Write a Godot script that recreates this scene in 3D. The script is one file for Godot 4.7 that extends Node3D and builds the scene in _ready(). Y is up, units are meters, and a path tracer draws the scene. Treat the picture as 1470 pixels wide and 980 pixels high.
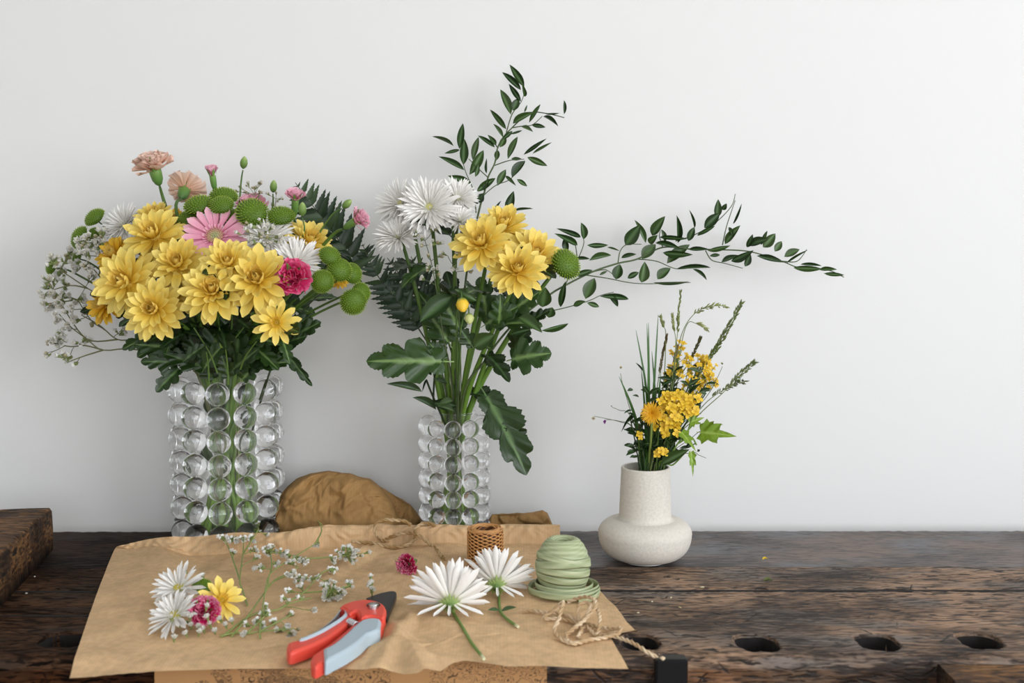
extends Node3D
# A bench against a white wall with three vases of flowers, wrapping paper and flower-cutting things.
const TB := 0.9          # bench top above the floor
const EYE := 0.42        # lens above the bench top
const F := 1600.0        # focal length in pixels of the 1470 x 980 frame
const PITCH := 0.09355   # the camera looks down 5.36 degrees
const WALL := -1.64      # front face of the back wall

var rng := RandomNumberGenerator.new()
var M := {}              # materials
var S := {}              # shared meshes
var used := {}
var nz := FastNoiseLite.new()

class Geo:
	var v := PackedVector3Array()
	var uv := PackedVector2Array()
	var c := PackedColorArray()
	var ix := PackedInt32Array()
	func vert(p: Vector3, col := Color.WHITE, t := Vector2.ZERO) -> int:
		v.append(p); c.append(col); uv.append(t)
		return v.size() - 1
	func tri(a: int, b: int, d: int) -> void:
		ix.append(a); ix.append(b); ix.append(d)
	# f(u, v) gives the point; front faces look along dP/du x dP/dv
	func grid(nu: int, nv: int, f: Callable, tint = null, wu := false, wv := false) -> void:
		var b := v.size()
		var cu := nu if wu else nu + 1
		var cv := nv if wv else nv + 1
		for j in cv:
			for i in cu:
				var a := float(i) / nu
				var d := float(j) / nv
				v.append(f.call(a, d))
				c.append(tint.call(a, d) if tint != null else Color.WHITE)
				uv.append(Vector2(a, d))
		for j in nv:
			var j1 := (j + 1) % cv
			for i in nu:
				var i1 := (i + 1) % cu
				var p := b + j * cv0(cu) + i
				p = b + j * cu + i
				var q := b + j * cu + i1
				var r := b + j1 * cu + i1
				var s := b + j1 * cu + i
				ix.append_array([p, r, q, p, s, r])
	func cv0(x: int) -> int:
		return x
	func fan(ring: PackedVector3Array, flip := false, col := Color.WHITE) -> void:
		var m := Vector3.ZERO
		for p in ring:
			m += p
		var k := vert(m / ring.size(), col)
		var b := v.size()
		for p in ring:
			vert(p, col)
		for i in ring.size():
			var j := (i + 1) % ring.size()
			if flip:
				tri(k, b + j, b + i)
			else:
				tri(k, b + i, b + j)
	func tube(pts: PackedVector3Array, radii, sides := 6, col = null, caps := true) -> void:
		var n := pts.size()
		if n < 2:
			return
		var side := Vector3.RIGHT
		var b := v.size()
		var first := PackedVector3Array()
		var last := PackedVector3Array()
		for i in n:
			var t := (pts[mini(i + 1, n - 1)] - pts[maxi(i - 1, 0)]).normalized()
			if t.length() < 0.5:
				t = Vector3.UP
			if i == 0:
				side = t.cross(Vector3.UP if absf(t.y) < 0.9 else Vector3.RIGHT)
			side = (side - t * side.dot(t)).normalized()
			var up := t.cross(side)
			var r: float = radii if radii is float else radii[i]
			for k in sides:
				var a := TAU * k / sides
				var p := pts[i] + (side * cos(a) + up * sin(a)) * r
				vert(p, col if col is Color else (col[i] if col != null else Color.WHITE), Vector2(float(k) / sides, float(i)))
				if i == 0:
					first.append(p)
				if i == n - 1:
					last.append(p)
		for i in n - 1:
			for k in sides:
				var k1 := (k + 1) % sides
				var p := b + i * sides + k
				var q := b + i * sides + k1
				ix.append_array([p, q + sides, q, p, p + sides, q + sides])
		if caps:
			fan(first, false, col if col is Color else (col[0] if col != null else Color.WHITE))
			fan(last, true, col if col is Color else (col[n - 1] if col != null else Color.WHITE))
	func lathe(prof: PackedVector2Array, seg: int, tint = null, wobble = null) -> void:   # profile (radius, height), from the bottom of the outside upwards
		var n := prof.size() - 1
		grid(seg, n, func(a, d):
			var k := int(roundf(d * n))
			var r := prof[k].x
			if wobble != null:
				r *= wobble.call(a, prof[k].y)
			return Vector3(cos(-a * TAU) * r, prof[k].y, sin(-a * TAU) * r), tint, true, false)
	func add(o: Geo, x: Transform3D, col = null) -> void:
		var b := v.size()
		for p in o.v:
			v.append(x * p)
		uv.append_array(o.uv)
		if col == null:
			c.append_array(o.c)
		else:
			for k in o.c:
				c.append(k * col)
		var flip := x.basis.determinant() < 0
		for i in range(0, o.ix.size(), 3):
			tri(b + o.ix[i], b + o.ix[i + (2 if flip else 1)], b + o.ix[i + (1 if flip else 2)])
	func box(x: Transform3D, size: Vector3, ch := 0.0) -> void:
		# each face its own corners; ch cuts the edges
		var h := size / 2.0
		var axes := [Vector3.RIGHT, Vector3.UP, Vector3.BACK]
		var pts := {}
		for ax in 3:
			for s in [-1.0, 1.0]:
				var n: Vector3 = axes[ax] * s
				var e: Vector3 = axes[(ax + 1) % 3]
				var g: Vector3 = axes[(ax + 2) % 3]
				var he: float = h[(ax + 1) % 3] - ch
				var hg: float = h[(ax + 2) % 3] - ch
				var o: Vector3 = n * h[ax]
				quad(x * (o - e * he - g * hg), x * (o + e * he - g * hg), x * (o + e * he + g * hg), x * (o - e * he + g * hg), s > 0)
		if ch > 0.0:
			for ax in 3:
				var a1 := (ax + 1) % 3
				var a2 := (ax + 2) % 3
				for s1 in [-1.0, 1.0]:
					for s2 in [-1.0, 1.0]:
						var l: Vector3 = axes[ax] * (h[ax] - ch)
						var p1: Vector3 = axes[a1] * s1 * h[a1] + axes[a2] * s2 * (h[a2] - ch)
						var p2: Vector3 = axes[a1] * s1 * (h[a1] - ch) + axes[a2] * s2 * h[a2]
						quad(x * (p1 - l), x * (p1 + l), x * (p2 + l), x * (p2 - l), s1 * s2 < 0)
			for sx in [-1.0, 1.0]:
				for sy in [-1.0, 1.0]:
					for sz in [-1.0, 1.0]:
						var k := Vector3(sx, sy, sz)
						var a := vert(x * (k * Vector3(h.x, h.y - ch, h.z - ch)))
						var b := vert(x * (k * Vector3(h.x - ch, h.y, h.z - ch)))
						var d := vert(x * (k * Vector3(h.x - ch, h.y - ch, h.z)))
						if sx * sy * sz > 0:
							tri(a, d, b)
						else:
							tri(a, b, d)
	func quad(a: Vector3, b: Vector3, d: Vector3, e: Vector3, out := true) -> void:
		var i := vert(a)
		vert(b); vert(d); vert(e)
		if out:
			ix.append_array([i, i + 2, i + 1, i, i + 3, i + 2])
		else:
			ix.append_array([i, i + 1, i + 2, i, i + 2, i + 3])
	func mesh() -> ArrayMesh:
		var n := PackedVector3Array()
		n.resize(v.size())
		for i in range(0, ix.size(), 3):
			var a := v[ix[i]]
			var k := (v[ix[i + 2]] - a).cross(v[ix[i + 1]] - a)
			n[ix[i]] += k
			n[ix[i + 1]] += k
			n[ix[i + 2]] += k
		for i in n.size():
			n[i] = n[i].normalized() if n[i].length_squared() > 1e-24 else Vector3.UP
		var arr := []
		arr.resize(Mesh.ARRAY_MAX)
		arr[Mesh.ARRAY_VERTEX] = v
		arr[Mesh.ARRAY_NORMAL] = n
		arr[Mesh.ARRAY_TEX_UV] = uv
		arr[Mesh.ARRAY_COLOR] = c
		arr[Mesh.ARRAY_INDEX] = ix
		var m := ArrayMesh.new()
		m.add_surface_from_arrays(Mesh.PRIMITIVE_TRIANGLES, arr)
		return m

# ---------------------------------------------------------------- naming and placing
func numbered(called: String) -> String:
	used[called] = used.get(called, -1) + 1
	return called if used[called] == 0 else "%s_%03d" % [called, used[called]]

func tag(o: Node3D, label: String, category: String, group := "") -> Node3D:
	o.set_meta("label", label)
	o.set_meta("category", category)
	if group:
		o.set_meta("group", group)
	return o

func thing(called: String, label: String, category: String, at: Vector3, group := "") -> Node3D:
	var o := Node3D.new()
	o.name = numbered(called)
	add_child(o)
	o.position = at
	tag(o, label, category, group)
	return o

# A part: its geometry is given in world axes about the origin of the thing unless a place is given
func part(called: String, g, m: Material, parent: Node3D, x := Transform3D(), note := "") -> MeshInstance3D:
	var o := MeshInstance3D.new()
	o.name = called
	o.mesh = g.mesh() if g is Geo else g
	o.material_override = m
	o.transform = x
	if note:
		o.set_meta("label", note)
	parent.add_child(o, true)
	return o

func struct(called: String, g, m: Material, parent: Node3D = self) -> MeshInstance3D:
	var o := part(called, g, m, parent)
	if parent == self:
		o.set_meta("kind", "structure")
	return o

func stuff(o: Node3D) -> void:
	o.set_meta("kind", "stuff")

# ---------------------------------------------------------------- measuring: where a ray of the survey photograph meets a depth or the bench
func ray(px: float, py: float) -> Vector3:
	var v := (490.0 - py) / F
	return Vector3((px - 735.0) / F, v * cos(PITCH) - sin(PITCH), -v * sin(PITCH) - cos(PITCH))

func P(px: float, py: float, d: float) -> Vector3:
	var r := ray(px, py)
	return Vector3(0, TB + EYE, 0) + r * (d / -r.z)

func T(px: float, py: float, h := 0.0) -> Vector3:
	var r := ray(px, py)
	return Vector3(0, TB + EYE, 0) + r * ((h - EYE) / r.y)

# ---------------------------------------------------------------- colours, noise, frames
func lin(hex: String, a := 1.0) -> Color:
	var k := Color(hex).srgb_to_linear()
	k.a = a
	return k

func rr(a: float, b: float) -> float:
	return rng.randf_range(a, b)

func noise3(p: Vector3, f: float) -> float:
	return nz.get_noise_3dv(p * f)

func frame(y: Vector3, roll := 0.0) -> Basis:    # a basis whose Y looks along y
	y = y.normalized()
	var h := Vector3.BACK if absf(y.z) < 0.9 else Vector3.RIGHT
	var x := y.cross(h).normalized()
	var z := x.cross(y)
	return Basis(x, y, z) * Basis(Vector3.UP, roll)

func bez(a: Vector3, b: Vector3, d: Vector3, e: Vector3, n: int) -> PackedVector3Array:
	var o := PackedVector3Array()
	for i in n + 1:
		o.append(a.bezier_interpolate(b, d, e, float(i) / n))
	return o

func smooth(pts: PackedVector3Array, per := 5) -> PackedVector3Array:   # Catmull-Rom through the points
	var o := PackedVector3Array()
	for i in pts.size() - 1:
		var a := pts[maxi(i - 1, 0)]
		var e := pts[mini(i + 2, pts.size() - 1)]
		for k in per:
			o.append(pts[i].cubic_interpolate(pts[i + 1], a, e, float(k) / per))
	o.append(pts[pts.size() - 1])
	return o

func taper(n: int, a: float, b: float) -> PackedFloat32Array:
	var o := PackedFloat32Array()
	for i in n:
		o.append(lerpf(a, b, float(i) / maxi(n - 1, 1)))
	return o

func mat(called: String, col: Color, rough := 0.6, vc := true, back := 0.0) -> StandardMaterial3D:
	var m := StandardMaterial3D.new()
	m.resource_name = called
	m.albedo_color = col
	m.roughness = rough
	m.vertex_color_use_as_albedo = vc
	m.cull_mode = BaseMaterial3D.CULL_DISABLED
	if back > 0.0:
		m.backlight_enabled = true
		m.backlight = Color(back, back, back).linear_to_srgb()
	M[called] = m
	return m

func pixels(w: int, h: int, f: Callable) -> ImageTexture:
	var d := PackedByteArray()
	d.resize(w * h * 3)
	var k := 0
	for y in h:
		for x in w:
			var q: Color = f.call(x, y)
			d[k] = int(clampf(q.r, 0, 1) * 255)
			d[k + 1] = int(clampf(q.g, 0, 1) * 255)
			d[k + 2] = int(clampf(q.b, 0, 1) * 255)
			k += 3
	return ImageTexture.create_from_image(Image.create_from_data(w, h, false, Image.FORMAT_RGB8, d))

func layer(sd: int, freq: float, w: int, h: int, W: int, H: int, octaves := 3, kind := FastNoiseLite.TYPE_SIMPLEX_SMOOTH, frac := FastNoiseLite.FRACTAL_FBM) -> PackedByteArray:
	var n := FastNoiseLite.new()
	n.seed = sd
	n.noise_type = kind
	n.frequency = freq
	n.fractal_type = frac
	n.fractal_octaves = octaves
	var im := n.get_seamless_image(w, h)
	im.resize(W, H, Image.INTERPOLATE_CUBIC)
	im.convert(Image.FORMAT_L8)
	return im.get_data()
# ---------------------------------------------------------------- materials
func wood(called: String, sd: int, dark: Color, mid: Color, light: Color, grey: Color, chatter: float, rough: float, relief: float, W := 1536, H := 768, nicks := 0) -> void:
	var fine := layer(sd, 0.16, 200, H, W, H, 4)
	var broad := layer(sd + 1, 0.02, 256, 192, W, H, 3)
	var crack := layer(sd + 2, 0.035, 384, H, W, H, 3, FastNoiseLite.TYPE_SIMPLEX_SMOOTH, FastNoiseLite.FRACTAL_RIDGED)
	var blot := layer(sd + 3, 0.015, 384, 384, W, H, 4)
	var speck := layer(sd + 5, 0.22, 512, H, W, H, 2)
	var dash := layer(sd + 4, 0.07, 460, H, W, H, 3)
	var col := PackedByteArray()
	var hgt := PackedByteArray()
	col.resize(W * H * 3)
	hgt.resize(W * H)
	for i in W * H:
		var g := fine[i] / 255.0
		var b := broad[i] / 255.0
		var k := blot[i] / 255.0
		g = clampf(g + (speck[i] / 255.0 - 0.5) * 0.35, 0, 1)
		var q := mid.lerp(light, clampf((g - 0.40) * 2.0 + (b - 0.5) * 2.2, 0, 1))
		q = q.lerp(grey, clampf((k - 0.5) * 3.0, 0, 0.85))
		q = q.lerp(dark, clampf((0.46 - g) * 2.6 + (0.47 - b) * 2.6, 0, 0.88))
		var cr := clampf((crack[i] / 255.0 - 0.84) * 14.0, 0, 1)
		var ds := clampf((dash[i] / 255.0 - 0.58) * 6.0, 0, 1) * clampf((b - 0.36) * 4.0, 0, 1) * clampf(1.6 - g * 1.6, 0.3, 1)
		var hole := clampf(cr * 0.7 + ds * 0.8, 0, 1) * chatter
		q = q.lerp(dark * 0.55, hole)
		col[i * 3] = int(clampf(q.r, 0, 1) * 255)
		col[i * 3 + 1] = int(clampf(q.g, 0, 1) * 255)
		col[i * 3 + 2] = int(clampf(q.b, 0, 1) * 255)
		hgt[i] = int(clampf(0.55 + (g - 0.5) * 0.5 - hole * 0.5, 0, 1) * 255)
	# chisel nicks and short splits, dark with old dirt
	var r := RandomNumberGenerator.new()
	r.seed = sd * 7
	for k in nicks:
		var cx := r.randf() * W
		var cy := r.randf() * H
		var l := r.randf_range(7, 34) if r.randf() < 0.8 else r.randf_range(30, 80)
		var wd := r.randf_range(0.8, 2.6)
		var an := r.randfn(0.0, 0.16) if r.randf() < 0.85 else r.randf_range(-1.2, 1.2)
		var deep := r.randf_range(0.35, 0.95)
		for i in int(l):
			var t := i / l
			var half := wd * sin(PI * t) + 0.4
			var x := int(cx + i * cos(an)) % W
			for j in range(-4, 5):
				var a := clampf(half - absf(j) + 0.5, 0, 1) * deep
				if a > 0.0:
					var y := posmod(int(cy + i * sin(an) * 1.3 + sin(t * 5.0 + k) * 1.2) + j, H)
					var o := y * W + posmod(x, W)
					for q in 3:
						col[o * 3 + q] = int(col[o * 3 + q] * (1.0 - a) + [24, 19, 16][q] * a)
					hgt[o] = int(hgt[o] * (1.0 - a * 0.8))
	var m := mat(called, Color.WHITE, rough, true)
	m.albedo_texture = ImageTexture.create_from_image(Image.create_from_data(W, H, false, Image.FORMAT_RGB8, col))
	m.heightmap_enabled = true
	m.heightmap_texture = ImageTexture.create_from_image(Image.create_from_data(W, H, false, Image.FORMAT_L8, hgt))
	m.heightmap_scale = relief
	m.uv1_triplanar = true
	m.uv1_world_triplanar = true
	m.uv1_triplanar_sharpness = 8.0
	m.uv1_scale = Vector3(0.8, 2.1, 2.1)
	m.metallic_specular = 0.4

func make_materials() -> void:
	# white painted wall 
	mat("white_paint", Color("eeeeec"), 0.85, false)
	mat("grey_floor", Color("8d857c"), 0.7, false)
	wood("worn_wood", 11, Color("271e19"), Color("67513f"), Color("a3846a"), Color("736a63"), 1.0, 0.6, 0.22, 1536, 768, 1500)
	wood("tray_wood", 31, Color("2a2422"), Color("544b46"), Color("76645a"), Color("67686c"), 0.35, 0.42, 0.06, 1024, 512, 60)
	wood("edge_wood", 51, Color("22170f"), Color("4f351f"), Color("85603a"), Color("3a2c20"), 0.9, 0.7, 0.2, 1024, 512, 250)
	for d in [["dark_shaded_worn_wood", M.worn_wood, Color(0.31, 0.25, 0.21)], ["dark_shaded_tray_wood", M.tray_wood, Color(0.33, 0.26, 0.22)]]:  # left boards: darker stain plus bouquet shade put into the colour
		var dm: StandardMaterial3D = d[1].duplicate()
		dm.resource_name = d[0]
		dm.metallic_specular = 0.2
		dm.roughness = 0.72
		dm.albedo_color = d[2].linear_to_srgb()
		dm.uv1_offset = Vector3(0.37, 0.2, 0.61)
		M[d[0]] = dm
	mat("near_black", Color("191412"), 0.9, false)
	var iron := mat("black_iron", Color("1b1a1b"), 0.38, false)
	iron.metallic = 0.6

# ---------------------------------------------------------------- the room
func slab(lo: Vector3, hi: Vector3) -> Geo:
	var g := Geo.new()
	g.box(Transform3D(Basis(), (lo + hi) / 2.0), hi - lo)
	return g

func room() -> void:
	var wp: Material = M.white_paint
	var x0 := -2.3
	var x1 := 2.3
	var z1 := 2.7
	var top := 2.75
	struct("wall_back", slab(Vector3(x0 - 0.2, 0, WALL - 0.2), Vector3(x1 + 0.2, top, WALL)), wp)
	struct("wall_left", slab(Vector3(x0 - 0.2, 0, WALL), Vector3(x0, top, z1)), wp)
	# the wall behind the camera has an added second window that gives fill light
	var f := slab(Vector3(x0 - 0.2, 0, z1), Vector3(x1 + 0.2, WIN2[0], z1 + 0.2))
	f.add(slab(Vector3(x0 - 0.2, WIN2[1], z1), Vector3(x1 + 0.2, top, z1 + 0.2)), Transform3D())
	f.add(slab(Vector3(x0 - 0.2, WIN2[0], z1), Vector3(WIN2[2], WIN2[1], z1 + 0.2)), Transform3D())
	f.add(slab(Vector3(WIN2[3], WIN2[0], z1), Vector3(x1 + 0.2, WIN2[1], z1 + 0.2)), Transform3D())
	struct("wall_front", f, wp)
	struct("floor", slab(Vector3(x0 - 0.2, -0.2, WALL - 0.2), Vector3(x1 + 0.2, 0, z1 + 0.2)), M.grey_floor)
	struct("ceiling", slab(Vector3(x0 - 0.2, top, WALL - 0.2), Vector3(x1 + 0.2, top + 0.2, z1 + 0.2)), wp)
	# the right wall has the window
	var wy0: float = WIN[0]
	var wy1: float = WIN[1]
	var wz0: float = WIN[2]
	var wz1: float = WIN[3]
	var g := slab(Vector3(x1, 0, WALL), Vector3(x1 + 0.2, wy0, z1))
	g.add(slab(Vector3(x1, wy1, WALL), Vector3(x1 + 0.2, top, z1)), Transform3D())
	g.add(slab(Vector3(x1, wy0, WALL), Vector3(x1 + 0.2, wy1, wz0)), Transform3D())
	g.add(slab(Vector3(x1, wy0, wz1), Vector3(x1 + 0.2, wy1, z1)), Transform3D())
	struct("wall_right", g, wp)
	var fr := Geo.new()
	var zc := (wz0 + wz1) / 2.0
	var yc := (wy0 + wy1) / 2.0
	for s in [wz0 + 0.025, wz1 - 0.025]:
		fr.box(Transform3D(Basis(), Vector3(x1 + 0.12, yc, s)), Vector3(0.06, wy1 - wy0, 0.05))
	for s in [wy0 + 0.025, wy1 - 0.025]:
		fr.box(Transform3D(Basis(), Vector3(x1 + 0.12, s, zc)), Vector3(0.06, 0.05, wz1 - wz0))
	struct("window_1", fr, wp)
	fr = Geo.new()  # frame of the added fill window
	for k in [WIN2[2] + 0.025, WIN2[3] - 0.025]:
		fr.box(Transform3D(Basis(), Vector3(k, (WIN2[0] + WIN2[1]) / 2.0, z1 + 0.12)), Vector3(0.05, WIN2[1] - WIN2[0], 0.06))
	for k in [WIN2[0] + 0.025, WIN2[1] - 0.025]:
		fr.box(Transform3D(Basis(), Vector3((WIN2[2] + WIN2[3]) / 2.0, k, z1 + 0.12)), Vector3(WIN2[3] - WIN2[2], 0.05, 0.06))
	struct("added_window_2", fr, wp)

const WIN := [0.95, 2.45, -0.5, 2.3]
const WIN2 := [1.0, 2.35, -0.5, 1.5]  # unseen window behind the camera, added for fill light

func light_and_camera() -> void:
	var cam := Camera3D.new()
	cam.name = "camera"
	cam.fov = rad_to_deg(2.0 * atan(490.0 / F))
	cam.position = Vector3(0, TB + EYE, 0)
	cam.rotation.x = -PITCH
	cam.near = 0.05
	cam.far = 50.0
	cam.current = true
	var lens := CameraAttributesPhysical.new()      # a little softness towards the front of the bench
	lens.frustum_focal_length = 12.0 / tan(atan(490.0 / F))
	lens.frustum_focus_distance = 1.47
	lens.exposure_aperture = 5.6
	cam.attributes = lens
	add_child(cam)
	var e := Environment.new()
	e.background_mode = Environment.BG_SKY
	var sky := Sky.new()
	var sm := ProceduralSkyMaterial.new()
	sm.sky_top_color = Color("bcd0ea")
	sm.sky_horizon_color = Color("eef1f4")
	sm.ground_bottom_color = Color("8a8782")
	sm.ground_horizon_color = Color("cfcdc8")
	sky.sky_material = sm
	e.sky = sky
	e.background_energy_multiplier = 1.0
	e.tonemap_mode = Environment.TONE_MAPPER_LINEAR
	e.tonemap_exposure = 1.05
	e.sdfgi_enabled = true
	e.ssao_enabled = true
	e.ssil_enabled = true
	var we := WorldEnvironment.new()
	we.name = "environment"
	we.environment = e
	add_child(we)
	# overcast daylight that comes in through the window on the right
	var al := AreaLight3D.new()
	al.name = "window_daylight"
	al.area_size = Vector2(WIN[3] - WIN[2] - 0.12, WIN[1] - WIN[0] - 0.12)
	al.position = Vector3(2.37, (WIN[0] + WIN[1]) / 2.0, (WIN[2] + WIN[3]) / 2.0)
	al.rotation.y = PI / 2.0
	al.light_color = Color(0.93, 0.945, 0.985).linear_to_srgb()
	al.light_energy = 7.2
	al.shadow_enabled = true
	add_child(al)
	var al2 := AreaLight3D.new()  # added fill light, set in the made-up rear window
	al2.name = "added_rear_fill_light"
	al2.area_size = Vector2(WIN2[3] - WIN2[2] - 0.12, WIN2[1] - WIN2[0] - 0.12)
	al2.position = Vector3((WIN2[2] + WIN2[3]) / 2.0, (WIN2[0] + WIN2[1]) / 2.0, 2.77)
	al2.light_color = al.light_color
	al2.light_energy = 2.6
	al2.shadow_enabled = true
	add_child(al2)

# ---------------------------------------------------------------- the bench
# A board lies along x. Its section runs from the top back edge over the top, round the front edge and down the front.
func board(parent: Node3D, x0: float, x1: float, zb: float, zf: float, top: float, thick: float, nx: int, nt: int, rnd: float, m: Material, rough: float, holes: Array, sd: float, called := "plank") -> MeshInstance3D:
	var g := Geo.new()
	var sec: Array[Vector2] = []       # (z, y)
	sec.append(Vector2(zb, top - thick))
	sec.append(Vector2(zb, top - thick * 0.5))
	sec.append(Vector2(zb, top - 0.002))
	for i in nt + 1:
		sec.append(Vector2(lerpf(zb + 0.002, zf - rnd, float(i) / nt), top))
	for i in range(1, 6):
		var a := PI / 2.0 * i / 6.0
		sec.append(Vector2(zf - rnd + rnd * sin(a), top - rnd + rnd * cos(a)))
	var nf := maxi(2, int(thick / 0.004))
	for i in nf + 1:
		sec.append(Vector2(zf, lerpf(top - rnd, top - thick, float(i) / nf)))
	sec.append(Vector2((zf + zb) / 2.0, top - thick))
	var n := sec.size()
	var at := func(a, d):
		var k := int(roundf(d * n)) % n
		var x := lerpf(x0, x1, a)
		var p := Vector3(x, sec[k].y, sec[k].x)
		var is_top: bool = k > 2 and k <= 3 + nt
		var is_face: bool = k > 3 + nt and k < n - 1
		var w := noise3(Vector3(x * 2.0, p.y * 9.0 + sd, p.z * 12.0), 9.0) * 0.6 + noise3(Vector3(x * 5.0, p.y * 20.0 + sd, p.z * 40.0), 9.0) * 0.4
		if is_top:
			p.y += w * rough
			var edge := minf(p.z - zb, zf - p.z)
			p.y -= clampf(1.0 - edge / 0.006, 0, 1) * 0.0012 * (1.0 + noise3(Vector3(x * 8.0, sd, 1.0), 10.0))
			for h in holes:
				var dx: float = absf(x - h[0]) / h[2]
				var dz: float = absf(p.z - h[1]) / h[3]
				var q := pow(pow(dx, 3.0) + pow(dz, 3.0), 1.0 / 3.0)
				q += noise3(Vector3(x * 4.0, sd + 7.0, p.z * 4.0), 10.0) * 0.12
				p.y -= clampf((1.0 - q) / 0.045, 0, 1) * 0.083
				p.y -= clampf((1.15 - q) / 0.15, 0, 1) * 0.0012
		elif is_face:
			p.z += w * rough * 2.2
			p.y += w * rough * 0.5
		return p
	# the front edge is rubbed pale; the face below has its shade tinted into the colour
	var worn := func(a, d):
		var k := int(roundf(d * n)) % n
		if k < 3:
			return Color.WHITE
		var x := lerpf(x0, x1, a)
		var near := clampf(1.0 - (zf - sec[k].x) / 0.026 + noise3(Vector3(x * 1.5, sd, 3.0), 9.0) * 0.6, 0, 1) if k <= 9 + nt else 0.0
		if k > 9 + nt:
			return Color(0.62, 0.46, 0.32)
		return Color.WHITE.lerp(Color(1.95, 1.65, 1.35), near * (0.6 + 0.4 * noise3(Vector3(x * 3.0, 5.0, sec[k].x * 20.0), 9.0)))
	g.grid(nx, n, at, worn if rnd > 0.01 else null, false, true)
	for e in [0.0, 1.0]:
		var ring := PackedVector3Array()
		for k in n:
			ring.append(at.call(e, float(k) / n))
		g.fan(ring, e > 0.5)
	return part(called, g, m, parent)

func bench() -> void:
	var z_back := T(735, 757).z
	var z_step := T(735, 812).z
	var z_seam := T(735, 847).z
	var z_left := T(735, 881).z
	var z_front := T(735, 941).z
	var w := thing("workbench", "old dark wooden workbench with worn planks and square dog holes", "workbench", Vector3.ZERO)
	var xa := -1.05
	var xb := 1.05
	var holes := []
	for h in [[95, 916, 33, 10], [919, 921, 24, 11], [1087, 922, 27, 12], [1260, 921, 27, 11], [1407, 919, 26, 11]]:
		var c := T(h[0], h[1])
		holes.append([c.x, c.z, h[2] * 0.00078, absf(T(h[0], h[1] + h[3]).z - T(h[0], h[1] - h[3]).z) / 2.0])
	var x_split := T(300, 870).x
	var left := holes.slice(0, 1)
	board(w, xa, x_split - 0.001, z_back, z_step - 0.001, TB - 0.005, 0.03, 120, 30, 0.002, M.dark_shaded_tray_wood, 0.0006, [], 5.0)
	board(w, x_split, xb, z_back, z_step - 0.001, TB - 0.004, 0.03, 180, 30, 0.002, M.tray_wood, 0.0006, [], 3.0)
	board(w, xa, x_split - 0.001, z_step, z_seam - 0.0045, TB - 0.0005, 0.05, 140, 34, 0.004, M.dark_shaded_worn_wood, 0.0011, [], 12.0)
	board(w, x_split, xb, z_step, z_seam - 0.0045, TB, 0.05, 240, 34, 0.004, M.worn_wood, 0.0011, [], 9.0)
	board(w, xa, x_split - 0.001, z_seam + 0.0015, z_left - 0.003, TB - 0.001, 0.07, 160, 28, 0.003, M.dark_shaded_worn_wood, 0.0011, [], 15.0)
	board(w, xa, x_split - 0.001, z_left + 0.001, z_front, TB - 0.001, 0.09, 300, 40, 0.012, M.dark_shaded_worn_wood, 0.0014, left, 21.0)
	board(w, x_split, xb, z_seam + 0.0015, z_front, TB, 0.09, 700, 78, 0.012, M.worn_wood, 0.0016, holes.slice(1), 27.0)
	# joints packed with old dirt, and near-black liners inside the dog holes
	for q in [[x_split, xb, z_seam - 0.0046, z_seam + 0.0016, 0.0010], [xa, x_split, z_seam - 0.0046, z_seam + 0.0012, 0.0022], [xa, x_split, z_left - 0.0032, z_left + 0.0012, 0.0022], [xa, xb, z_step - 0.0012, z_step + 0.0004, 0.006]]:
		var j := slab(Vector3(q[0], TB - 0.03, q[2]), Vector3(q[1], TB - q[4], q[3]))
		part("joint", j, M.near_black, w)
	for h in holes:
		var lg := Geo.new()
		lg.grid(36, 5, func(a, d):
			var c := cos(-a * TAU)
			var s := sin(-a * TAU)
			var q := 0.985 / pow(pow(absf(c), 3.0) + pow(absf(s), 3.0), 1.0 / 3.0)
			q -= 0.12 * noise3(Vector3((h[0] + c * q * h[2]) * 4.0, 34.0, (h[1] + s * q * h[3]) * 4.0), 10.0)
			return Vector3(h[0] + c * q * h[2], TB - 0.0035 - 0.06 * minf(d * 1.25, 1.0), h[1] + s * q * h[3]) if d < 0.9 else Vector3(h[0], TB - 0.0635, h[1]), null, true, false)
		part("dog_hole", lg, M.near_black, w)
	# under the top: rails and legs
	var g := Geo.new()
	g.box(Transform3D(Basis(), Vector3(0, TB - 0.16, z_back + 0.06)), Vector3(1.9, 0.12, 0.04), 0.004)
	part("rail", g, M.edge_wood, w)
	g = Geo.new()
	g.box(Transform3D(Basis(), Vector3(0, TB - 0.16, z_front - 0.08)), Vector3(1.9, 0.12, 0.04), 0.004)
	part("rail", g, M.edge_wood, w)
	for sx in [-0.9, 0.9]:
		for z in [z_back + 0.06, z_front - 0.08]:
			g = Geo.new()
			g.box(Transform3D(Basis(), Vector3(sx, (TB - 0.09) / 2.0, z)), Vector3(0.09, TB - 0.09, 0.09), 0.006)
			part("leg", g, M.edge_wood, w)
	# iron plate let into the front edge and the vise jaw at the right end
	var p0 := P(940, 942, -z_front - 0.002)
	var p1 := P(986, 942, -z_front - 0.002)
	g = Geo.new()
	g.box(Transform3D(Basis(), Vector3((p0.x + p1.x) / 2.0, p0.y - 0.042, z_front + 0.003)), Vector3(p1.x - p0.x, 0.084, 0.016), 0.002)
	part("iron_plate", g, M.black_iron, w)
	var q := P(1345, 951, -z_front - 0.0)
	var jaw := board(w, q.x, xb, z_front + 0.001, z_front + 0.05, q.y, 0.07, 130, 18, 0.006, M.edge_wood, 0.0022, [], 44.0, "vise_jaw")
	jaw.set_meta("label", "wooden vise jaw at the right end of the bench")
	# a heavy timber lies across the left end
	var top := 0.058
	var a := T(74, 729, top)
	var b := T(-6, 803, top)
	var dirv := Vector3(b.x - a.x, 0, b.z - a.z).normalized()
	var side := Vector3(-dirv.z, 0, dirv.x)
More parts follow.
